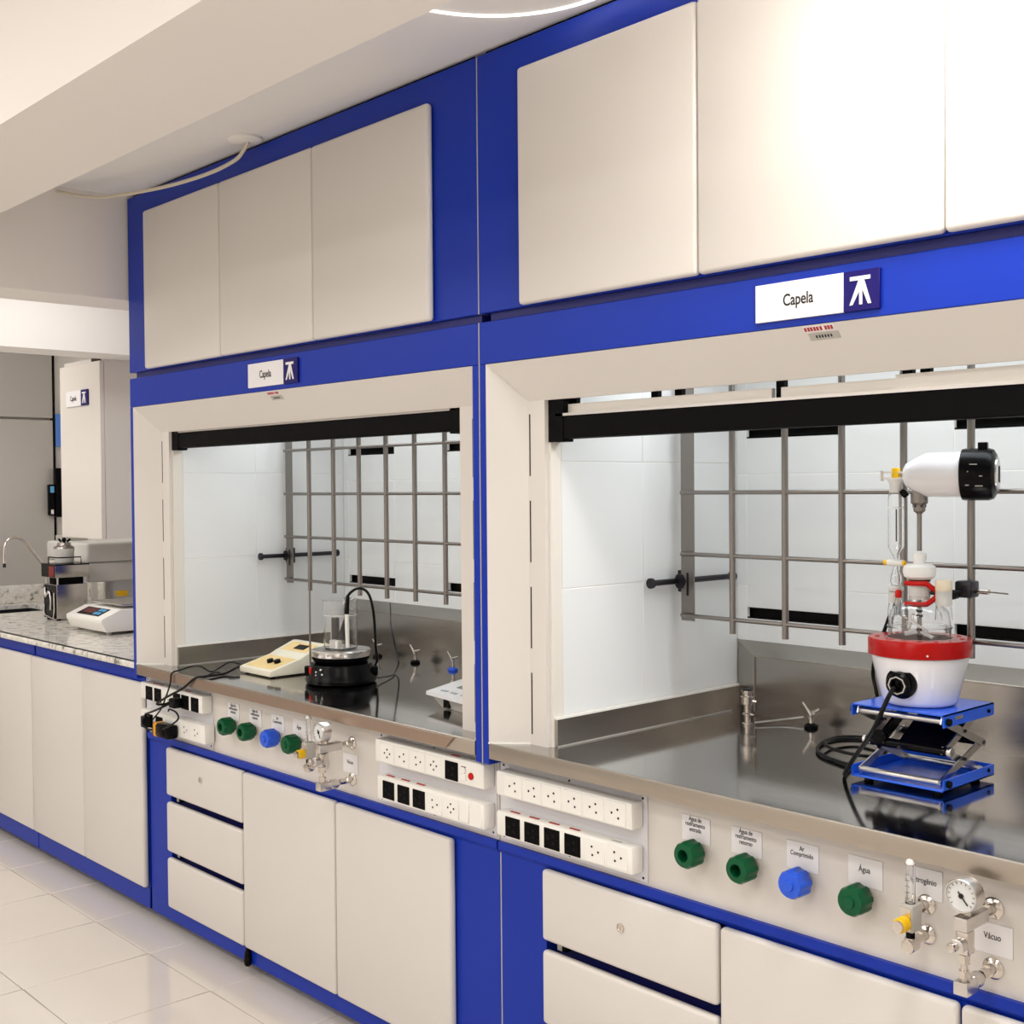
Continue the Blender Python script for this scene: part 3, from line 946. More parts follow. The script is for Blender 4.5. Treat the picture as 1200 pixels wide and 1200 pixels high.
def gauge(x, label, ang):
    t = thing('vacuum_gauge', label, 'gauge', (x, FY, 0.69))
    yb = -0.10
    part('flange', 'chrome', t, lambda b: (flange(b, 0, 0.112, 0.018), b.cyl((0, -0.02, 0.112), (0, -0.045, 0.112), 0.0085, n=6)))
    part('flange', 'chrome', t, lambda b: (flange(b, 0, 0.012, 0.018), b.cyl((0, -0.02, 0.012), (0, -0.045, 0.012), 0.0085, n=6)))
    part('upper_block', 'alu', t, lambda b: b.box(-0.012, 0.012, yb - 0.014, -0.040, 0.101, 0.123, bev=0.002))
    part('valve_body', 'chrome', t, lambda b: (b.box(-0.011, 0.011, yb - 0.010, yb + 0.016, 0.062, 0.100, bev=0.004), b.cyl((0, yb, 0.058), (0, yb, 0.104), 0.007, n=14)))
    kn = part('valve_handle', 'alu', t, lambda b: b.lathe([(0.006, 0.0), (0.012, 0.002), (0.012, 0.016), (0.008, 0.018)], (0, yb - 0.010, 0.080), (0, -1, 0), 18))
    part('lever', 'chrome', kn, lambda b: b.cyl((-0.002, yb - 0.028, 0.080), (-0.004, yb - 0.040, 0.080), 0.0075, n=14, bev=0.001))
    part('pipe', 'chrome', t, lambda b: (b.cyl((0, yb, 0.012), (0, yb, 0.060), 0.0055, n=14), b.cyl((0, yb, 0.048), (0, yb, 0.062), 0.0105, n=6), b.cyl((0, yb, 0.024), (0, yb, 0.036), 0.0095, n=6)))
    part('lower_block', 'alu', t, lambda b: b.box(-0.012, 0.012, yb - 0.014, yb + 0.024, -0.002, 0.020, bev=0.002))
    part('hose_barb', 'alu', t, lambda b: b.lathe([(0.010, 0.0), (0.013, 0.004), (0.013, 0.026), (0.009, 0.034)], (0, yb + 0.018, 0.010), (0, 1, 0), 18))
    zc = 0.157
    part('neck', 'chrome', t, lambda b: b.cyl((0, yb + 0.012, 0.122), (0, yb + 0.012, 0.134), 0.006, n=6))
    cs = part('case', 'alu', t, lambda b: b.lathe([(0.024, -0.012), (0.0275, -0.010), (0.0275, 0.014), (0.0262, 0.017), (0.0245, 0.017), (0.0245, 0.013)], (0, yb + 0.004, zc), (0, -1, 0), 36))
    part('dial', 'gum', cs, lambda b: b.cyl((0, yb - 0.0085, zc), (0, yb - 0.0095, zc), 0.0244, n=32))
    def ticks(b):
        for i in range(13):
            a = math.radians(-130 + 260 * i / 12 + 90)
            p, q = 0.019, 0.0225
            b.tube([(p * math.cos(a), yb - 0.0102, zc + p * math.sin(a)), (q * math.cos(a), yb - 0.0102, zc + q * math.sin(a))], 0.0005, 4, False)
    part('scale', 'ink', cs, ticks)
    def needle(b):
        a = ang
        b.tube([(-0.008 * math.cos(a), yb - 0.0108, zc - 0.008 * math.sin(a)), (0.017 * math.cos(a), yb - 0.0108, zc + 0.017 * math.sin(a))], 0.0011, 6, False)
        b.cyl((0, yb - 0.0115, zc), (0, yb - 0.0100, zc), 0.0042, n=14)
    part('needle', 'ink', cs, needle)
    return t
gauge(1.214, 'round vacuum gauge with valve by the right edge of the photo', math.radians(-50))
gauge(-0.607, 'round vacuum gauge with valve on the left hood panel', math.radians(-60))

# ================================================================== WORKTOP TAPS
def tap(x, y, base, label, rz):
    t = thing('worktop_tap', label, 'tap', (x, y, WT + 0.0005), rz)
    part('base_disc', base, t, lambda b: b.lathe([(0.017, 0.0), (0.017, 0.006), (0.010, 0.010), (0.010, 0.011)], n=24))
    part('stem', 'chrome', t, lambda b: b.lathe([(0.0065, 0.009), (0.0065, 0.026), (0.008, 0.028), (0.008, 0.034), (0.004, 0.036)], n=16))
    part('spout', 'chrome', t, lambda b: b.cyl((0, 0, 0.030), (-0.020, -0.006, 0.062), 0.0045, 0.0022, 12))
    part('lever', 'chrome', t, lambda b: (b.cyl((0, 0, 0.028), (0.013, -0.004, 0.042), 0.0042, n=12), b.cyl((0.010, -0.012, 0.041), (0.014, 0.008, 0.044), 0.0045, n=12)))
    return t
tap(-1.361, 0.695, 'black', 'small chrome tap on a black disc just behind the hotplate stirrer', 0)
tap(-1.140, 0.692, 'black', 'small chrome tap on a black disc, middle of the three in the left hood', 0)
tap(-0.915, 0.672, 'bluek', 'small chrome tap on a blue disc, right of the three in the left hood', 0)
tap(0.443, 0.690, 'black', 'small chrome tap on a black disc behind the cable coil in the right hood', 0.2)
t = thing('cup_drain_fitting', 'tall stepped chrome fitting in the rear left corner of the right worktop', 'fitting', (0.308, 0.612, WT + 0.0005))
part('column', 'chrome', t, lambda b: b.lathe([(0.014, 0.0), (0.014, 0.004), (0.0085, 0.006), (0.0085, 0.022), (0.012, 0.024), (0.012, 0.028), (0.009, 0.030), (0.009, 0.050), (0.017, 0.052), (0.017, 0.070), (0.013, 0.072), (0.013, 0.078), (0.0155, 0.080), (0.0155, 0.086)], n=28))
part('side_pin', 'chrome', t, lambda b: (b.cyl((0.008, 0, 0.060), (0.026, 0.004, 0.060), 0.0035, n=10), b.cyl((0.009, 0, 0.026), (0.022, 0, 0.026), 0.003, n=10)))
part('cap', 'gunmetal', t, lambda b: b.cyl((0, 0, 0.0862), (0, 0, 0.089), 0.012))
cable('drain_pipe', 'thin bright pipe running from the chrome fitting to the rear ledge', [(0.326, 0.618, 0.909), (0.36, 0.69, 0.912), (0.395, 0.728, 0.918)], 0.0022, 'alu', 'pipe')

# ================================================================== RIGHT HOOD: JACK, MANTLE, FLASK, MOTOR
t = thing('lab_jack', 'blue scissor lifting jack with aluminium rollers on the right worktop', 'lab jack', (0.90, 0.395, WT + 0.0005))
H_ = 0.1555
def tray(b, z, up):
    # shallow tray with side flanges (open front)
    b.box(-0.10, 0.10, -0.10, 0.105, z, z + 0.0025)
    za, zb = (z, z + 0.022) if up else (z - 0.022, z + 0.0025)
    b.box(-0.1, -0.0975, -0.10, 0.105, za, zb)
    b.box(0.0975, 0.1, -0.10, 0.105, za, zb)
    b.box(-0.0975, 0.0975, 0.1025, 0.105, za, zb)
part('base_tray', 'bluej', t, lambda b: tray(b, 0.0085, True))
part('top_tray', 'bluej', t, lambda b: tray(b, H_ - 0.0025, False))
part('front_edge', 'bluej', t, lambda b: b.cyl((-0.0975, -0.0985, 0.0095), (0.0975, -0.0985, 0.0095), 0.0022, n=8))
for sx in (-1, 1):
    for sy in (-1, 1):
        part('rubber_foot', 'rubber', t, lambda b: b.cyl((sx * 0.075, sy * 0.075, 0), (sx * 0.075, sy * 0.075, 0.0085), 0.009, n=14))
for z in (0.022, H_ - 0.014):
    part('front_roller', 'alu', t, lambda b: b.cyl((-0.088, -0.086, z), (0.088, -0.086, z), 0.0062, n=16, bev=0.0008))
    part('rear_roller', 'alu', t, lambda b: b.cyl((-0.088, 0.080, z), (0.088, 0.080, z), 0.0062, n=16, bev=0.0008))
    for sx in (-1, 1):
        part('end_bolt', 'black', t, lambda b: (b.cyl((sx * 0.0995, -0.086, z), (sx * 0.107, -0.086, z), 0.007, n=14), b.cyl((sx * 0.0995, 0.080, z), (sx * 0.103, 0.080, z), 0.004, n=10)))
zl, zh, zm = 0.022, H_ - 0.014, H_ / 2
def arm(b, x, p, q, w_=0.0075, th_=0.003):
    p, q = Vector((0, p[0], p[1])), Vector((0, q[0], q[1]))
    d = (q - p).normalized()
    n_ = Vector((0, -d.z, d.y)) * w_
    e_ = d * w_ * 0.8
    c_ = [p - e_ - n_, q + e_ - n_, q + e_ + n_, p - e_ + n_]
    b.hexa([(x - th_ / 2, v.y, v.z) for v in c_], [(x + th_ / 2, v.y, v.z) for v in c_])
# two stacked rhombs: centre pivots at the front and back, half way up
for sx in (-1, 1):
    part('scissor_arm', 'alu', t, lambda b: arm(b, sx * 0.086, (-0.086, zl), (0.078, zm)))
    part('scissor_arm', 'alu', t, lambda b: arm(b, sx * 0.082, (-0.060, zm), (0.078, zh)))
    part('scissor_arm', 'alu', t, lambda b: arm(b, sx * 0.078, (0.080, zl), (-0.060, zm)))
    part('scissor_arm', 'alu', t, lambda b: arm(b, sx * 0.090, (0.078, zm), (-0.086, zh)))
    part('pivot_bolt', 'gunmetal', t, lambda b: (b.cyl((sx * 0.080, 0.0, zl + 0.034), (sx * 0.094, 0.0, zl + 0.034), 0.0035, n=10), b.cyl((sx * 0.080, 0.0, zh - 0.030), (sx * 0.094, 0.0, zh - 0.030), 0.0035, n=10), b.cyl((sx * 0.080, 0.078, zm), (sx * 0.094, 0.078, zm), 0.004, n=10)))
part('centre_bar', 'black', t, lambda b: b.cyl((-0.088, -0.060, zm), (0.088, -0.060, zm), 0.0095, n=18))
part('centre_bar', 'black', t, lambda b: b.cyl((-0.088, 0.078, zm), (0.078, 0.078, zm), 0.008, n=18))
part('bar_cap', 'alu', t, lambda b: b.cyl((0.088, -0.060, zm), (0.097, -0.060, zm), 0.0105, n=18, bev=0.001))
part('bar_cap', 'alu', t, lambda b: b.cyl((-0.095, -0.060, zm), (-0.088, -0.060, zm), 0.008, n=14))
part('lead_screw', 'gunmetal', t, lambda b: b.cyl((0.0, -0.09, zm), (0.0, 0.078, zm), 0.004, n=14))
part('turning_knob', 'black', t, lambda b: b.lathe([(0.012, -0.004), (0.016, -0.003), (0.016, 0.005), (0.012, 0.008), (0, 0.008)], (-0.055, -0.066, zm + 0.010), (0, -1, 0), 10))
part('lower_link', 'black', t, lambda b: (arm(b, -0.060, (-0.060, zm), (0.06, zh), 0.012, 0.006), arm(b, 0.03, (-0.050, zm), (0.06, zh), 0.008, 0.1)))
part('maker_plate', 'alu', t, lambda b: b.box(0.1001, 0.1006, -0.055, -0.025, H_ - 0.014, H_ - 0.007))

MZ = WT + 0.0005 + H_ + 0.0005
t = thing('heating_mantle', 'white heating mantle with a bright red rim on the blue jack', 'heating mantle', (0.897, 0.392, MZ))
part('bowl', 'whitem', t, lambda b: b.lathe([(0.064, 0.0), (0.070, 0.003), (0.074, 0.010), (0.093, 0.088), (0.0945, 0.098)], n=64))
rim = part('rim', 'red', t, lambda b: b.lathe([(0.0955, 0.0985), (0.1005, 0.100), (0.1005, 0.130), (0.0985, 0.133), (0.066, 0.1335), (0.066, 0.0985)], n=72, close=True))
part('heating_well', 'greyp', t, lambda b: b.lathe([(0.0655, 0.098), (0.0655, 0.1338), (0.0640, 0.1338), (0.0630, 0.110), (0.0, 0.108)], n=56))
part('hole_plug', 'redd', rim, lambda b: [b.cyl((0.082 * math.cos(a), 0.082 * math.sin(a), 0.1330), (0.082 * math.cos(a), 0.082 * math.sin(a), 0.1345), 0.0045, n=12) for a in (0.3, 2.7, 3.7, 5.6, 0.9)])
ca = math.radians(-86)   # connector on the side facing the worktop front
cx_, cy_ = 0.078 * math.cos(ca), 0.078 * math.sin(ca)
dr = Vector((math.cos(ca), math.sin(ca), -0.12)).normalized()
base_p = Vector((cx_, cy_, 0.050))
cn = part('power_connector', 'black', t, lambda b: b.lathe([(0.0315, -0.004), (0.0315, 0.006), (0.025, 0.008), (0.025, 0.020), (0.021, 0.024), (0.012, 0.024), (0.012, 0.014), (0, 0.014)], base_p, dr, 28))
part('connector_ring', 'greyp', cn, lambda b: b.lathe([(0.0185, 0.0235), (0.0185, 0.0252), (0.016, 0.0252), (0.016, 0.0235)], base_p, dr, 8, close=True))
part('indicator', 'white', t, lambda b: b.cyl((0.062, -0.082, 0.108), (0.062, -0.0835, 0.108), 0.002, n=8))
def onarc(b, a0, a1, R, z0, z1):
    pass

cable('mantle_cable', 'black cable hanging from the heating mantle down in front of the blue jack',
      [(0.900, 0.288, 1.102), (0.897, 0.272, 1.085), (0.891, 0.262, 1.062), (0.878, 0.258, 1.03), (0.856, 0.260, 0.995), (0.828, 0.266, 0.960), (0.803, 0.278, 0.930), (0.783, 0.297, 0.910), (0.766, 0.33, 0.9075), (0.745, 0.385, 0.9075)], 0.0046)
cable('mantle_cable', 'coil of black cable lying on the right worktop left of the jack',
      [(0.745, 0.385, 0.9075), (0.668, 0.414, 0.9075), (0.614, 0.457, 0.9075), (0.575, 0.532, 0.9075), (0.565, 0.61, 0.9075), (0.605, 0.655, 0.9075), (0.68, 0.64, 0.9075), (0.715, 0.56, 0.9075), (0.74, 0.50, 0.9080), (0.72, 0.455, 0.914), (0.655, 0.46, 0.916), (0.605, 0.50, 0.916), (0.592, 0.56, 0.914), (0.62, 0.61, 0.912), (0.70, 0.59, 0.912)], 0.0040)
cable('sensor_cable', 'black cable rising behind the heating mantle to the glassware',
      [(0.745, 0.52, 0.910), (0.742, 0.51, 0.98), (0.735, 0.50, 1.05), (0.727, 0.50, 1.09), (0.755, 0.47, 1.15), (0.781, 0.455, 1.19), (0.803, 0.45, 1.24), (0.818, 0.445, 1.27)], 0.0042)

# glass reaction vessel
FX, FYc = 0.897, 0.392
def shell(b, prof, c, th_=0.0018, n=40):
    inner = [(max(rr - th_, 0.0008), h) for rr, h in reversed(prof)]
    b.lathe(prof + inner, c, n=n, close=True)
t = thing('reaction_flask', 'clear three-necked reaction flask standing in the red rimmed mantle', 'flask', (FX, FYc, 1.1705))
part('lower_vessel', 'glass', t, lambda b: shell(b, [(0.050, 0.0), (0.0585, 0.006), (0.0600, 0.020), (0.0605, 0.040)], (0, 0, 0.0), 0.0022, 48))
part('joint_flange', 'glass', t, lambda b: shell(b, [(0.0625, 0.0405), (0.0635, 0.043), (0.0625, 0.0455)], (0, 0, 0), 0.004, 48))
part('lid', 'glass', t, lambda b: shell(b, [(0.0605, 0.046), (0.0600, 0.060), (0.0565, 0.075), (0.046, 0.086), (0.031, 0.091), (0.0225, 0.094), (0.0215, 0.098)], (0, 0, 0), 0.0020, 48))
part('centre_neck', 'frost', t, lambda b: b.lathe([(0.0205, 0.098), (0.0205, 0.104), (0.0215, 0.105), (0.0215, 0.130), (0.0200, 0.136)], n=32))
st = part('bearing_stopper', 'ptfe', t, lambda b: b.lathe([(0.022, 0.138), (0.030, 0.144), (0.0325, 0.154), (0.031, 0.164), (0.024, 0.169), (0.012, 0.170), (0.0125, 0.178), (0.0135, 0.180), (0.0135, 0.190), (0.011, 0.192)], n=36))
part('seal_ring', 'black', st, lambda b: b.lathe([(0.021, 0.1345), (0.022, 0.1362), (0.021, 0.138)], n=32))
for s, nm in ((1, 'side_neck'), (-1, 'side_neck')):
    part(nm, 'glass', t, lambda b: shell(b, [(0.017, 0.060), (0.0165, 0.075), (0.0150, 0.088)], (s * 0.052, 0, 0.0), 0.0016, 28))
part('ground_joint', 'frost', t, lambda b: b.lathe([(0.0155, 0.088), (0.0160, 0.118)], (0.052, 0, 0), n=24))
part('cream_stopper', 'cork', t, lambda b: b.lathe([(0.0155, 0.118), (0.0165, 0.120), (0.0165, 0.137), (0.0155, 0.139)], (0.052, 0, 0), n=24))
part('ground_joint', 'frost', t, lambda b: b.lathe([(0.0145, 0.088), (0.0150, 0.110)], (-0.052, 0, 0), n=24))
t = thing('stirrer_shaft', 'long steel stirring shaft with a white blade inside the reaction flask', 'stirrer shaft', (FX, FYc, 1.18))
part('rod', 'rod', t, lambda b: b.cyl((0, 0, 0.186), (0, 0, 0.270), 0.0048, n=14))
part('lower_rod', 'rod', t, lambda b: b.cyl((0, 0, -0.005), (0, 0, 0.117), 0.0042, n=14))
part('coupling_sleeve', 'gunmetal', t, lambda b: [b.lathe([(0.0055, h), (0.0066, h + 0.001), (0.0066, h + 0.004), (0.0055, h + 0.005)], n=14) for h in (0.0, 0.012, 0.024, 0.052, 0.062, 0.072)])
part('blade', 'ptfe', t, lambda b: (b.box(-0.034, 0.002, -0.003, 0.003, 0.020, 0.030, bev=0.002, rot=Matrix.Rotation(-0.25, 3, 'Y'), org=(0, 0, 0.025)),
                                   b.box(-0.002, 0.032, -0.003, 0.003, 0.022, 0.030, bev=0.002, rot=Matrix.Rotation(0.45, 3, 'Y'), org=(0, 0, 0.025)),
                                   b.box(-0.028, -0.020, -0.003, 0.003, 0.026, 0.060, bev=0.002, rot=Matrix.Rotation(0.35, 3, 'Y'), org=(-0.024, 0, 0.03)),
                                   b.box(-0.020, 0.024, -0.010, -0.004, 0.034, 0.039, bev=0.002, rot=Matrix.Rotation(0.5, 3, 'Y'), org=(0.0, 0, 0.036))))

t = thing('dropping_funnel', 'slender glass dropping funnel with yellow-ended stopcock above the left neck', 'funnel', (0.845, FYc, 1.28))
part('adapter_joint', 'frost', t, lambda b: b.lathe([(0.012, 0.001), (0.0155, 0.003), (0.0155, 0.010), (0.010, 0.014)], n=24))
part('bulb', 'glass', t, lambda b: shell(b, [(0.009, 0.0145), (0.0115, 0.022), (0.0105, 0.034), (0.006, 0.046), (0.005, 0.052)], (0, 0, 0), 0.0014, 24))
part('drip_tip', 'glass', t, lambda b: b.cyl((0, 0, 0.016), (0, 0, 0.045), 0.0030, 0.0022, 12))
sc = part('stopcock', 'ptfe', t, lambda b: b.lathe([(0.0065, -0.018), (0.0068, -0.012), (0.0068, 0.013), (0.0055, 0.020)], (0, 0, 0.060), (1, 0, 0), 18))
part('stopcock_end', 'yellow', sc, lambda b: b.cyl((-0.0265, 0, 0.060), (-0.0185, 0, 0.060), 0.0058, n=16))
part('stopcock_end', 'yellow', sc, lambda b: b.cyl((0.0195, -0.0065, 0.060), (0.0245, -0.0065, 0.060), 0.0055, n=16))
bd = part('cylinder', 'glass', t, lambda b: shell(b, [(0.0045, 0.068), (0.0070, 0.076), (0.0155, 0.092), (0.0160, 0.100), (0.0160, 0.190), (0.0150, 0.200), (0.0145, 0.203)], (0, 0, 0), 0.0015, 32))
part('inner_tube', 'gunmetal', bd, lambda b: b.cyl((0.001, 0, 0.104), (0.001, 0, 0.170), 0.0016, n=8))
part('fill_line', 'white', bd, lambda b: b.lathe([(0.0161, 0.172), (0.0165, 0.1726), (0.0165, 0.1732), (0.0161, 0.1736)], n=28, close=True))
tp = part('stopper', 'ptfe', t, lambda b: b.lathe([(0.012, 0.2035), (0.0135, 0.206), (0.0125, 0.222), (0.0175, 0.230), (0.0178, 0.233), (0.010, 0.2335)], n=28))
part('yellow_cap', 'yellow', tp, lambda b: b.lathe([(0.0082, 0.2335), (0.0088, 0.238), (0.0088, 0.252), (0.0072, 0.2545)], n=20))

t = thing('side_adapter', 'narrow clear glass arm with a red cap beside the left neck of the flask', 'glassware', (0.845, 0.392, 1.225))
part('tube', 'glass', t, lambda b: shell(b, [(0.0075, 0.010), (0.0085, 0.022), (0.0075, 0.036), (0.0055, 0.046)], (0.018, -0.022, 0), 0.0012, 20))
part('red_cap', 'redp', t, lambda b: b.lathe([(0.006, 0.046), (0.0068, 0.048), (0.0068, 0.058), (0.004, 0.062)], (0.018, -0.022, 0), n=16))

# clamp holding the neck
t = thing('neck_clamp', 'red jawed clamp gripping the centre neck of the reaction flask', 'clamp', (FX, FYc, 1.281))
def jaw(b):
    for z in (0.021, -0.021):
        b.tube([(-0.016, -0.026, z), (0.008, -0.028, z), (0.026, -0.016, z)], 0.0052, 8, False)
    b.tube([(0.024, -0.018, 0.021), (0.037, -0.004, 0.008), (0.040, 0.0, 0.0), (0.035, -0.006, -0.010), (0.024, -0.018, -0.021)], 0.0056, 8, False)
part('jaw', 'redp', t, jaw)
part('jaw_screw', 'gunmetal', t, lambda b: b.cyl((0.024, 0.0, 0.003), (0.038, 0.004, 0.003), 0.0055, n=12))
part('arm', 'gunmetal', t, lambda b: b.cyl((0.038, 0.004, 0.0), (0.066, 0.072, 0.004), 0.0045, n=12))
cb = part('boss_head', 'gunmetal', t, lambda b: (b.box(0.045, 0.080, 0.055, 0.095, -0.010, 0.024, bev=0.005), b.cyl((0.046, 0.06, -0.004), (0.046, 0.048, -0.004), 0.010, n=8)))
part('thumb_screw', 'chrome', cb, lambda b: (b.cyl((0.080, 0.075, 0.004), (0.112, 0.068, 0.004), 0.0055, n=12), b.cyl((0.110, 0.069, 0.004), (0.155, 0.060, 0.003), 0.0018, n=8)))

# overhead motor
ax = Vector((0.947, 0.32, 0.0)).normalized()
mrz = math.atan2(ax.y, ax.x)
t = thing('overhead_stirrer', 'white overhead stirrer motor with a glossy black end cap above the flask', 'stirrer motor', (FX, FYc, 1.519), mrz)
part('housing', 'whitem', t, lambda b: b.lathe([(0.0, -0.032), (0.014, -0.031), (0.024, -0.025), (0.033, -0.010), (0.0405, 0.006), (0.0445, 0.016), (0.0450, 0.081)], (0, 0, 0), (1, 0, 0), 48))
cp = part('end_cap', 'black', t, lambda b: b.lathe([(0.0450, 0.0815), (0.0505, 0.0830), (0.0515, 0.088), (0.0515, 0.132), (0.0485, 0.141), (0.040, 0.146), (0.0, 0.147)], (0, 0, 0), (1, 0, 0), 48))
part('top_button', 'black', cp, lambda b: b.box(0.112, 0.130, -0.009, 0.009, 0.050, 0.063, bev=0.001, seg=1))
part('end_disc', 'alu', cp, lambda b: b.lathe([(0.034, 0.1455), (0.034, 0.1490), (0.030, 0.1500), (0, 0.1500)], (0, 0, 0), (1, 0, 0), 36))
part('end_screw', 'black', cp, lambda b: b.box(0.150, 0.152, -0.003, 0.003, -0.016, 0.016))
for a_, x0_, x1_ in ((22, 0.102, 0.116), (6, 0.098, 0.100), (-4, 0.120, 0.126), (-24, 0.094, 0.101), (-26, 0.112, 0.126)):
    a_ = math.radians(a_)
    yy, zz = -0.0518 * math.cos(a_), 0.0518 * math.sin(a_)
    part('dial_mark', 'greyp', cp, lambda b: b.box(x0_, x1_, yy - 0.0004, yy + 0.0008, zz - 0.001, zz + 0.001))
ck = part('chuck', 'rod', t, lambda b: b.lathe([(0.0165, -0.036), (0.0168, -0.040), (0.0168, -0.056), (0.0150, -0.058), (0.0125, -0.060), (0.0115, -0.073), (0.0070, -0.076), (0.0055, -0.078)], (0, 0, 0), (0, 0, 1), 24))
part('chuck_jaw', 'gunmetal', ck, lambda b: b.lathe([(0.0130, -0.059), (0.0135, -0.0605), (0.0135, -0.0635), (0.0125, -0.065)], (0, 0, 0), (0, 0, 1), 6))
part('mounting_arm', 'alu', t, lambda b: (b.box(-0.076, -0.028, 0.010, 0.016, 0.004, 0.008), b.box(-0.076, -0.028, 0.010, 0.016, -0.008, -0.004), b.box(-0.079, -0.074, 0.008, 0.018, -0.012, 0.010, bev=0.001)))
part('mounting_rod', 'rod', t, lambda b: b.cyl((-0.02, 0.02, -0.012), (-0.02, 0.095, -0.012), 0.005, n=12))
part('locking_knob', 'black', t, lambda b: b.lathe([(0.006, -0.006), (0.009, -0.004), (0.009, 0.006), (0.005, 0.008)], (-0.030, 0.004, -0.036), (-0.7, 0, -0.6), 14))

# ================================================================== LEFT HOOD EQUIPMENT
SZ = WT + 0.0005
t = thing('hotplate_stirrer', 'round black hotplate stirrer with a silver plate in the left hood', 'hotplate', (-0.985, 0.28, SZ), math.radians(0))
part('base', 'black', t, lambda b: b.lathe([(0.100, 0.0), (0.108, 0.004), (0.111, 0.014), (0.107, 0.024), (0.102, 0.032), (0.098, 0.052), (0.094, 0.060), (0.078, 0.064)], n=64))
part('neck', 'blackm', t, lambda b: b.lathe([(0.076, 0.064), (0.084, 0.068), (0.090, 0.078), (0.080, 0.080), (0.070, 0.080)], n=48))
hp = part('heating_plate', 'alu', t, lambda b: b.lathe([(0.078, 0.080), (0.088, 0.082), (0.090, 0.086), (0.092, 0.100), (0.090, 0.103), (0.0, 0.103)], n=64))
part('plate_screw', 'gunmetal', hp, lambda b: [b.cyl((0.0905 * math.cos(a), 0.0905 * math.sin(a), 0.092), (0.0925 * math.cos(a), 0.0925 * math.sin(a), 0.092), 0.002, n=8) for a in (math.radians(-85), math.radians(-60), math.radians(-35))])
def around(a, R_, z, fn):
    """place a small piece against the round body at angle a"""
    m4 = Matrix.Translation((R_ * math.cos(a), R_ * math.sin(a), z)) @ Matrix.Rotation(a + PI / 2, 4, 'Z')
    b = MB()
    fn(b)
    b.bm.transform(m4)
    return b
around(math.radians(-104), 0.0995, 0.042, lambda b: b.box(-0.009, 0.009, -0.003, 0.008, -0.010, 0.010, bev=0.002)).build('power_switch', 'redp', t)
around(math.radians(-124), 0.096, 0.036, lambda b: b.box(-0.016, 0.018, -0.016, 0.02, -0.012, 0.016, bev=0.004)).build('side_handle', 'blackm', t)
lb = MB()
for a, z in ((-83, 0.042), (-83, 0.032), (-72, 0.050), (-69, 0.036)):
    q = around(math.radians(a), 0.1005, z, lambda b: b.cyl((0, -0.002, 0), (0, 0.004, 0), 0.0028, n=10))
    me = bpy.data.meshes.new('tmp'); q.bm.to_mesh(me); q.bm.free(); lb.bm.from_mesh(me); bpy.data.meshes.remove(me)
lb.build('indicator', 'white', t)
around(math.radians(46), 0.098, 0.034, lambda b: b.box(-0.012, 0.012, -0.016, 0.01, -0.014, 0.014, bev=0.003)).build('rear_bracket', 'blackm', t)

BZ = SZ + 0.1035
t = thing('glass_beaker', 'tall clear glass beaker standing on the black hotplate stirrer', 'beaker', (-0.993, 0.285, BZ))
part('body', 'glass', t, lambda b: b.lathe([(0.0, 0.0), (0.048, 0.0), (0.052, 0.004), (0.052, 0.145), (0.0555, 0.152), (0.0540, 0.1525), (0.0502, 0.145), (0.0502, 0.005), (0.0, 0.003)], n=56))
part('graduation', 'white', t, lambda b: b.lathe([(0.0521, 0.104), (0.0524, 0.1044), (0.0524, 0.1052), (0.0521, 0.1056)], n=48, close=True))
t = thing('electrode', 'pH electrode with a black handle dipping into the glass beaker', 'electrode', (-0.945, 0.275, BZ + 0.006))
part('glass_stem', 'white', t, lambda b: b.cyl((0.004, 0, 0.002), (0.0, 0, 0.105), 0.006, 0.0075, 14))
part('grey_body', 'gunmetal', t, lambda b: b.hexa([(-0.058, 0.004, 0.022), (-0.010, 0.004, 0.022), (-0.010, 0.010, 0.022), (-0.058, 0.010, 0.022)], [(-0.014, 0.004, 0.100), (-0.006, 0.004, 0.100), (-0.006, 0.010, 0.100), (-0.014, 0.010, 0.100)]))
part('handle', 'rubber', t, lambda b: b.cyl((0.0, 0, 0.105), (0.008, 0, 0.162), 0.008, 0.0055, 14))
t = thing('sample_vial', 'dark grey vial with a pale cap standing inside the glass beaker', 'vial', (-1.018, 0.283, BZ + 0.005))
part('tube', 'gunmetal', t, lambda b: b.cyl((0, 0, 0), (0, 0, 0.088), 0.0125, n=20, bev=0.001))
part('side_strip', 'white', t, lambda b: b.box(-0.022, -0.014, -0.004, 0.004, 0.0, 0.086, bev=0.001))
part('cap', 'greyp', t, lambda b: b.cyl((0, 0, 0.088), (0, 0, 0.094), 0.007, n=14))
t = B('white_block', 'white', None, -0.995, -0.955, 0.243, 0.265, BZ + 0.0035, BZ + 0.029, bev=0.003)
tag(t, 'small white block lying at the bottom of the glass beaker', 'block')
t = thing('support_rod', 'thin upright steel rod at the left of the hotplate stirrer', 'rod', (-1.088, 0.235, SZ))
part('rod', 'rod', t, lambda b: b.cyl((0, 0, 0.0), (0, 0, 0.318), 0.0030, n=12))
part('foot', 'black', t, lambda b: b.lathe([(0.012, 0.0), (0.012, 0.004), (0.005, 0.008)], n=16))
cable('electrode_cable', 'black cable arching from the electrode handle to behind the hotplate',
      [(-0.936, 0.275, 1.174), (-0.925, 0.28, 1.186), (-0.900, 0.285, 1.197), (-0.868, 0.29, 1.194), (-0.855, 0.30, 1.170), (-0.866, 0.32, 1.118), (-0.895, 0.345, 1.06), (-0.913, 0.36, 1.02), (-0.960, 0.40, 0.96), (-0.99, 0.405, 0.93)], 0.0042)
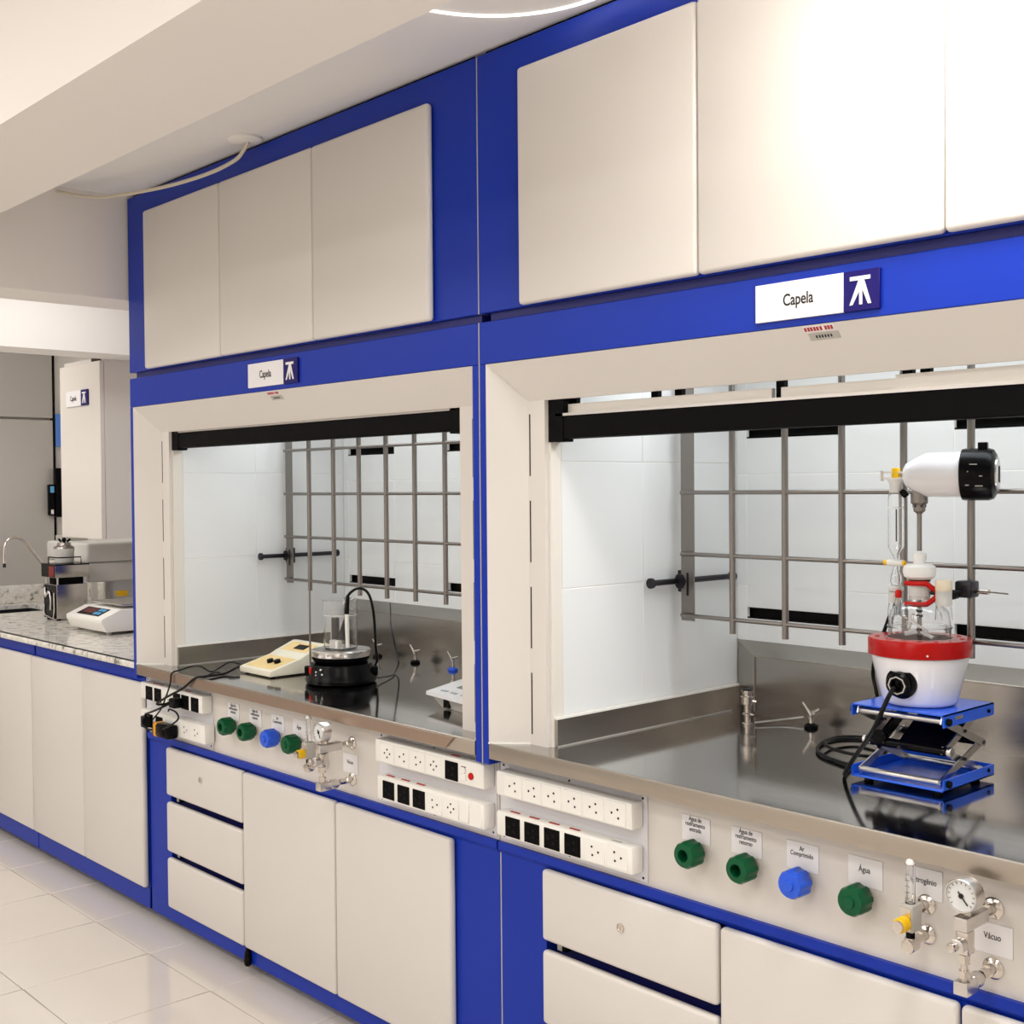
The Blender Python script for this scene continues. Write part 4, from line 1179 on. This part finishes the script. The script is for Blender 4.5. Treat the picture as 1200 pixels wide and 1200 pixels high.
cable('hotplate_cable', 'thin grey cable curving down beside the hotplate to its rear socket',
      [(-1.089, 0.55, 1.120), (-1.02, 0.50, 1.09), (-0.967, 0.46, 1.073), (-0.93, 0.44, 1.04), (-0.94, 0.46, 0.985), (-1.02, 0.53, 0.935), (-1.00, 0.50, 0.9075), (-0.95, 0.45, 0.9075), (-0.90, 0.36, 0.915)], 0.0026, 'gunmetal')

# bench meter
t = thing('bench_meter', 'beige bench meter with amber overlays and two black knobs', 'meter', (-1.385, 0.155, SZ), math.radians(0))
def wedge(b):
    W2 = 0.19
    prof = [(0.0, 0.004), (0.0, 0.022), (0.115, 0.052), (0.135, 0.062), (0.205, 0.090), (0.225, 0.088), (0.225, 0.004)]
    b.prism(prof, 'x', 0.0, W2, bev=0.003)
part('case', 'beige', t, wedge)
def slope_patch(x0, x1, s0, s1, lift=0.0006, seg=0):
    # on the lower slope (seg 0) or the upper slope (seg 1)
    if seg == 0:
        a, b2 = Vector((0, 0.0, 0.022)), Vector((0, 0.115, 0.052))
    else:
        a, b2 = Vector((0, 0.135, 0.062)), Vector((0, 0.205, 0.090))
    d = b2 - a
    n_ = Vector((0, -d.z, d.y)).normalized() * lift
    p, q = a + d * s0 + n_ * 0.3, a + d * s1 + n_ * 0.3
    return lambda b: b.hexa([(x0, p.y, p.z), (x1, p.y, p.z), (x1, q.y, q.z), (x0, q.y, q.z)],
                            [(x0, p.y + n_.y, p.z + n_.z), (x1, p.y + n_.y, p.z + n_.z), (x1, q.y + n_.y, q.z + n_.z), (x0, q.y + n_.y, q.z + n_.z)])
part('control_overlay', 'amber', t, slope_patch(0.012, 0.178, 0.12, 0.92))
part('display_overlay', 'amber', t, slope_patch(0.022, 0.170, 0.12, 0.85, 0.0006, 1))
part('display', 'black', t, slope_patch(0.080, 0.140, 0.30, 0.66, 0.0018, 1))
for x, y in ((0.098, 0.058), (0.134, 0.062)):
    part('dial_knob', 'black', t, lambda b: b.lathe([(0.011, 0.0), (0.011, 0.010), (0.009, 0.012), (0, 0.012)], (x, y, 0.022 + y * 0.261), (0, -0.25, 1), 20))
part('rubber_foot', 'rubber', t, lambda b: [b.cyl((x, y, 0), (x, y, 0.005), 0.008, n=12) for x in (0.02, 0.17) for y in (0.02, 0.2)])

# raised keypad scale at the right of the left hood
t = thing('keypad_scale', 'flat white keypad scale half hidden by the post of the left hood', 'scale', (-0.475, 0.215, SZ), math.radians(0))
def slab(b):
    b.hexa([(0.0, -0.005, 0.030), (0.27, -0.045, 0.030), (0.19, 0.215, 0.036), (-0.075, 0.225, 0.036)],
           [(0.0, -0.005, 0.040), (0.27, -0.045, 0.040), (0.19, 0.215, 0.048), (-0.075, 0.225, 0.048)])
part('platform', 'whitem', t, slab)
part('foot_block', 'greyp', t, lambda b: b.hexa([(0.05, 0.010, 0.0), (0.24, -0.02, 0.0), (0.19, 0.18, 0.0), (0.0, 0.19, 0.0)], [(0.015, 0.003, 0.030), (0.26, -0.03, 0.030), (0.19, 0.20, 0.035), (-0.04, 0.21, 0.035)]))
part('display_window', 'lcd', t, lambda b: b.hexa([(0.035, 0.075, 0.0430), (0.125, 0.062, 0.0430), (0.105, 0.115, 0.0445), (0.015, 0.128, 0.0445)], [(0.035, 0.075, 0.0440), (0.125, 0.062, 0.0440), (0.105, 0.115, 0.0455), (0.015, 0.128, 0.0455)]))
for x, yq, zq in ((0.03, 0.02, 0.0002), (0.08, 0.013, 0.0002), (0.13, 0.006, 0.0002), (-0.02, 0.172, 0.0048), (0.03, 0.166, 0.0046), (0.08, 0.158, 0.0044)):
    part('key', 'keyg', t, lambda b: b.hexa([(x, yq, 0.0408 + zq), (x + 0.03, yq - 0.004, 0.0408 + zq), (x + 0.026, yq + 0.010, 0.0412 + zq), (x - 0.004, yq + 0.014, 0.0412 + zq)], [(x, yq, 0.042 + zq), (x + 0.03, yq - 0.004, 0.042 + zq), (x + 0.026, yq + 0.010, 0.0424 + zq), (x - 0.004, yq + 0.014, 0.0424 + zq)]))
part('side_latch', 'black', t, lambda b: b.box(0.075, 0.10, -0.006, 0.004, 0.004, 0.026, bev=0.001))
cable('scale_cable', 'black cable loop draped over the keypad scale by the hood post',
      [(-0.16, 0.17, 0.952), (-0.20, 0.19, 0.956), (-0.225, 0.165, 0.953), (-0.215, 0.13, 0.952), (-0.175, 0.11, 0.9515), (-0.15, 0.13, 0.951)], 0.0036)

# ================================================================== SIDE BENCH EQUIPMENT
GZ = 0.9005
t = thing('digital_balance', 'white digital balance with a red display on the granite bench', 'balance', (-3.06, 0.27, GZ))
def balb(b):
    W2 = 0.36
    b.prism([(0.022, 0.012), (0.0, 0.052), (0.0, 0.068), (0.085, 0.104), (0.30, 0.104), (0.30, 0.012)], 'x', 0.0, W2, bev=0.004)
part('case', 'white', t, balb)
def bpatch(x0, x1, s0, s1, lift):
    a, b2 = Vector((0, 0.0, 0.068)), Vector((0, 0.085, 0.104))
    d = b2 - a
    n_ = Vector((0, -d.z, d.y)).normalized()
    p, q = a + d * s0 + n_ * 0.0002, a + d * s1 + n_ * 0.0002
    n_ = n_ * lift
    return lambda b: b.hexa([(x0, p.y, p.z), (x1, p.y, p.z), (x1, q.y, q.z), (x0, q.y, q.z)],
                            [(x0, p.y + n_.y, p.z + n_.z), (x1, p.y + n_.y, p.z + n_.z), (x1, q.y + n_.y, q.z + n_.z), (x0, q.y + n_.y, q.z + n_.z)])
part('panel', 'black', t, bpatch(0.07, 0.29, 0.2, 0.86, 0.0012))
part('display', 'screen', t, bpatch(0.085, 0.205, 0.36, 0.78, 0.0024))
part('key', 'sky', t, lambda b: [bpatch(x, x + 0.026, s, s + 0.2, 0.003)(b) for x, s in ((0.215, 0.3), (0.215, 0.58), (0.25, 0.3), (0.25, 0.58))])
part('weighing_pan', 'alu', t, lambda b: (b.box(0.05, 0.345, 0.095, 0.29, 0.116, 0.124, bev=0.003), b.cyl((0.2, 0.19, 0.104), (0.2, 0.19, 0.117), 0.02)))
part('foot', 'greyp', t, lambda b: [b.cyl((x, y, 0), (x, y, 0.0125), 0.010, n=12) for x in (0.03, 0.33) for y in (0.045, 0.28)])

t = thing('stainless_blender_base', 'boxy stainless apparatus with a dark front and jar holder on the granite bench', 'apparatus', (-3.57, 0.372, GZ))
part('body', 'steel2', t, lambda b: b.box(0.0, 0.15, 0.004, 0.152, 0.008, 0.168, bev=0.004))
fr = part('front_frame', 'black', t, lambda b: b.box(0.008, 0.142, 0.0, 0.005, 0.010, 0.164, bev=0.001, seg=1))
part('front_tubing', 'alu', fr, lambda b: (b.tube([(0.03, -0.004, 0.15), (0.05, -0.008, 0.11), (0.08, -0.006, 0.135), (0.11, -0.008, 0.10), (0.10, -0.006, 0.05)], 0.005, 8), b.tube([(0.02, -0.003, 0.07), (0.02, -0.004, 0.028), (0.06, -0.004, 0.018), (0.13, -0.004, 0.02), (0.135, -0.004, 0.13)], 0.003, 8)))
part('collar', 'blackm', t, lambda b: b.box(0.02, 0.138, 0.022, 0.138, 0.168, 0.200, bev=0.003))
part('corner_post', 'alu', t, lambda b: [b.cyl((x, y, 0.168), (x, y, 0.2), 0.004, n=10) for x in (0.012, 0.142) for y in (0.012, 0.142)])
hd = part('upper_tray', 'steel2', t, lambda b: b.box(-0.002, 0.158, -0.006, 0.158, 0.200, 0.258, bev=0.002))
part('dark_front', 'black', hd, lambda b: b.box(0.0, 0.156, -0.0068, -0.0055, 0.202, 0.257))
part('red_badge', 'badge', hd, lambda b: b.box(0.09, 0.150, -0.0082, -0.0068, 0.205, 0.253))
part('tray_edge', 'black', hd, lambda b: b.box(-0.004, 0.160, -0.008, 0.160, 0.258, 0.263))
part('guard_rail', 'black', t, lambda b: (b.tube([(0.02, 0.02, 0.262), (0.02, 0.02, 0.292), (0.13, 0.02, 0.292), (0.13, 0.13, 0.292), (0.13, 0.13, 0.262)], 0.003, 8, False)))
part('rubber_foot', 'rubber', t, lambda b: [b.cyl((x, y, 0), (x, y, 0.009), 0.010, n=12) for x in (0.02, 0.13) for y in (0.02, 0.13)])
t = thing('glass_jar', 'round glass jar with a black knobbed lid on top of the stainless apparatus', 'jar', (-3.50, 0.447, GZ + 0.2635))
part('jar', 'frost', t, lambda b: shell(b, [(0.040, 0.0), (0.044, 0.004), (0.044, 0.054), (0.047, 0.060), (0.047, 0.068)], (0, 0, 0), 0.003, 36))
part('inner_basket', 'greyp', t, lambda b: b.lathe([(0.036, 0.004), (0.038, 0.045), (0.034, 0.047)], n=28))
ld = part('lid', 'steel2', t, lambda b: b.lathe([(0.048, 0.0685), (0.046, 0.076), (0.032, 0.084), (0.030, 0.096), (0.0, 0.098)], n=32))
part('lid_knob', 'black', ld, lambda b: (b.lathe([(0.006, 0.097), (0.010, 0.104), (0.010, 0.114), (0.005, 0.120)], n=14), b.cyl((0.0, -0.014, 0.100), (0.0, -0.026, 0.115), 0.005), b.cyl((0.0, 0.014, 0.100), (0.0, 0.030, 0.112), 0.005)))

t = thing('bench_tap', 'tall chrome gooseneck tap over the sink of the granite bench', 'tap', (-4.0, 0.60, GZ))
part('spout', 'chrome', t, lambda b: b.tube([(0, 0.0, 0.03), (0, 0.0, 0.10), (0, -0.01, 0.18), (0, -0.06, 0.238), (0, -0.13, 0.330), (0, -0.160, 0.362), (0, -0.195, 0.374), (0, -0.228, 0.362), (0, -0.246, 0.330), (0, -0.250, 0.27), (0, -0.250, 0.245)], 0.0085, 12))
part('nozzle', 'gunmetal', t, lambda b: b.cyl((0, -0.250, 0.225), (0, -0.250, 0.250), 0.0075, n=14))
part('base', 'chrome', t, lambda b: b.lathe([(0.026, 0.0), (0.026, 0.006), (0.015, 0.012), (0.013, 0.04)], n=24))

# grey covered instrument and its base
t = thing('covered_instrument', 'pale grey covered instrument with rounded lid behind the white balance, below the duct box', 'instrument', (-4.05, 0.58, GZ))
part('body', 'casing', t, lambda b: b.box(0.0, 0.50, 0.0, 0.34, 0.158, 0.253, bev=0.014, seg=3))
part('lid', 'casing', t, lambda b: b.box(0.0, 0.50, 0.0, 0.34, 0.2545, 0.350, bev=0.014, seg=3))
for x in (0.04, 0.46):
    for y in (0.05, 0.30):
        part('leg', 'alu', t, lambda b: b.box(x - 0.012, x + 0.012, y - 0.012, y + 0.012, 0.012, 0.158))
part('base_plate', 'casing', t, lambda b: b.box(0.0, 0.50, 0.02, 0.34, 0.0, 0.012, bev=0.003))
part('back_board', 'plate', t, lambda b: b.box(0.02, 0.48, 0.325, 0.335, 0.012, 0.158))
part('yellow_tag', 'yellow', t, lambda b: b.box(0.49, 0.53, 0.14, 0.19, 0.085, 0.112, bev=0.003))
part('top_box', 'greyp', t, lambda b: b.box(0.02, 0.14, 0.04, 0.16, 0.3505, 0.378, bev=0.004))

# white duct box with its sign on the wall, extractor of the side bench
t = thing('wall_duct_box', 'tall white boxed duct hanging above the granite bench', 'duct box', (-3.54, 0.455, 1.285))
part('door_panel', 'cream', t, lambda b: b.box(0.0, 0.44, 0.0, 0.02, 0.0, 0.80, bev=0.002, seg=1))
part('box_body', 'cream', t, lambda b: b.box(0.002, 0.438, 0.0215, 0.49, 0.0, 0.82, bev=0.002, seg=1))
part('top_hinge', 'seam', t, lambda b: [b.box(0.35 + 0.025 * i, 0.362 + 0.025 * i, 0.002, 0.018, 0.801, 0.816) for i in range(3)])
sign(-3.455, 1.893, 0.165, 0.075, 0.072, 'small white Capela sign with navy emblem on the white duct box', 'Capela', 0.032, y=0.4545, narrow=0.8)
t = thing('wall_phone', 'black wall unit with a pale blue screen on the far grey wall', 'wall unit', (-4.5, 0.77, 1.37))
part('body', 'black', t, lambda b: b.box(0.0, 0.045, 0.03, 0.10, -0.01, 0.26, bev=0.006))
part('side_reader', 'black', t, lambda b: b.box(0.0, 0.03, -0.003, 0.03, 0.0, 0.17, bev=0.004))
part('screen', 'sky', t, lambda b: b.box(0.0301, 0.032, 0.003, 0.024, 0.125, 0.16))
part('status_mark', 'white', t, lambda b: b.box(0.0301, 0.032, 0.006, 0.020, 0.008, 0.032))
t = B('blue_reflection', 'glow', None, -4.539, -4.505, 0.822, 0.90, 1.75, 1.93, bev=0.002)  # plate painted blue in place of a bluish reflection
tag(t, 'small blue panel standing in for a reflection between the grey wall and the white duct box', 'panel')

# ================================================================== CEILING ITEMS
t = thing('ceiling_rose', 'round white ceiling rose above the left wall cabinet', 'ceiling rose', (-0.955, -0.052, CZ))
part('disc', 'wallw', t, lambda b: b.lathe([(0.050, -0.0002), (0.050, -0.006), (0.044, -0.010), (0, -0.011)], n=40))
cable('ceiling_cable', 'cream cable swagging from the ceiling rose to the cross beam',
      [(-0.955, -0.042, 2.502), (-0.975, -0.045, 2.482), (-1.018, -0.05, 2.461), (-1.133, -0.07, 2.443), (-1.317, -0.1, 2.437), (-1.526, -0.14, 2.443), (-1.69, -0.18, 2.456), (-1.83, -0.245, 2.490)], 0.0055, 'cord')
t = thing('round_ceiling_lamp', 'round ceiling lamp with a glowing white rim above the right cabinets', 'ceiling lamp', (0.42, -0.325, CZ))
part('glowing_rim', 'lampw', t, lambda b: b.lathe([(0.292, -0.001), (0.292, -0.010), (0.284, -0.012), (0.284, -0.001)], n=96, close=True))
part('cover', 'ceilp', t, lambda b: b.lathe([(0.283, -0.001), (0.283, -0.008), (0.0, -0.010)], n=72))
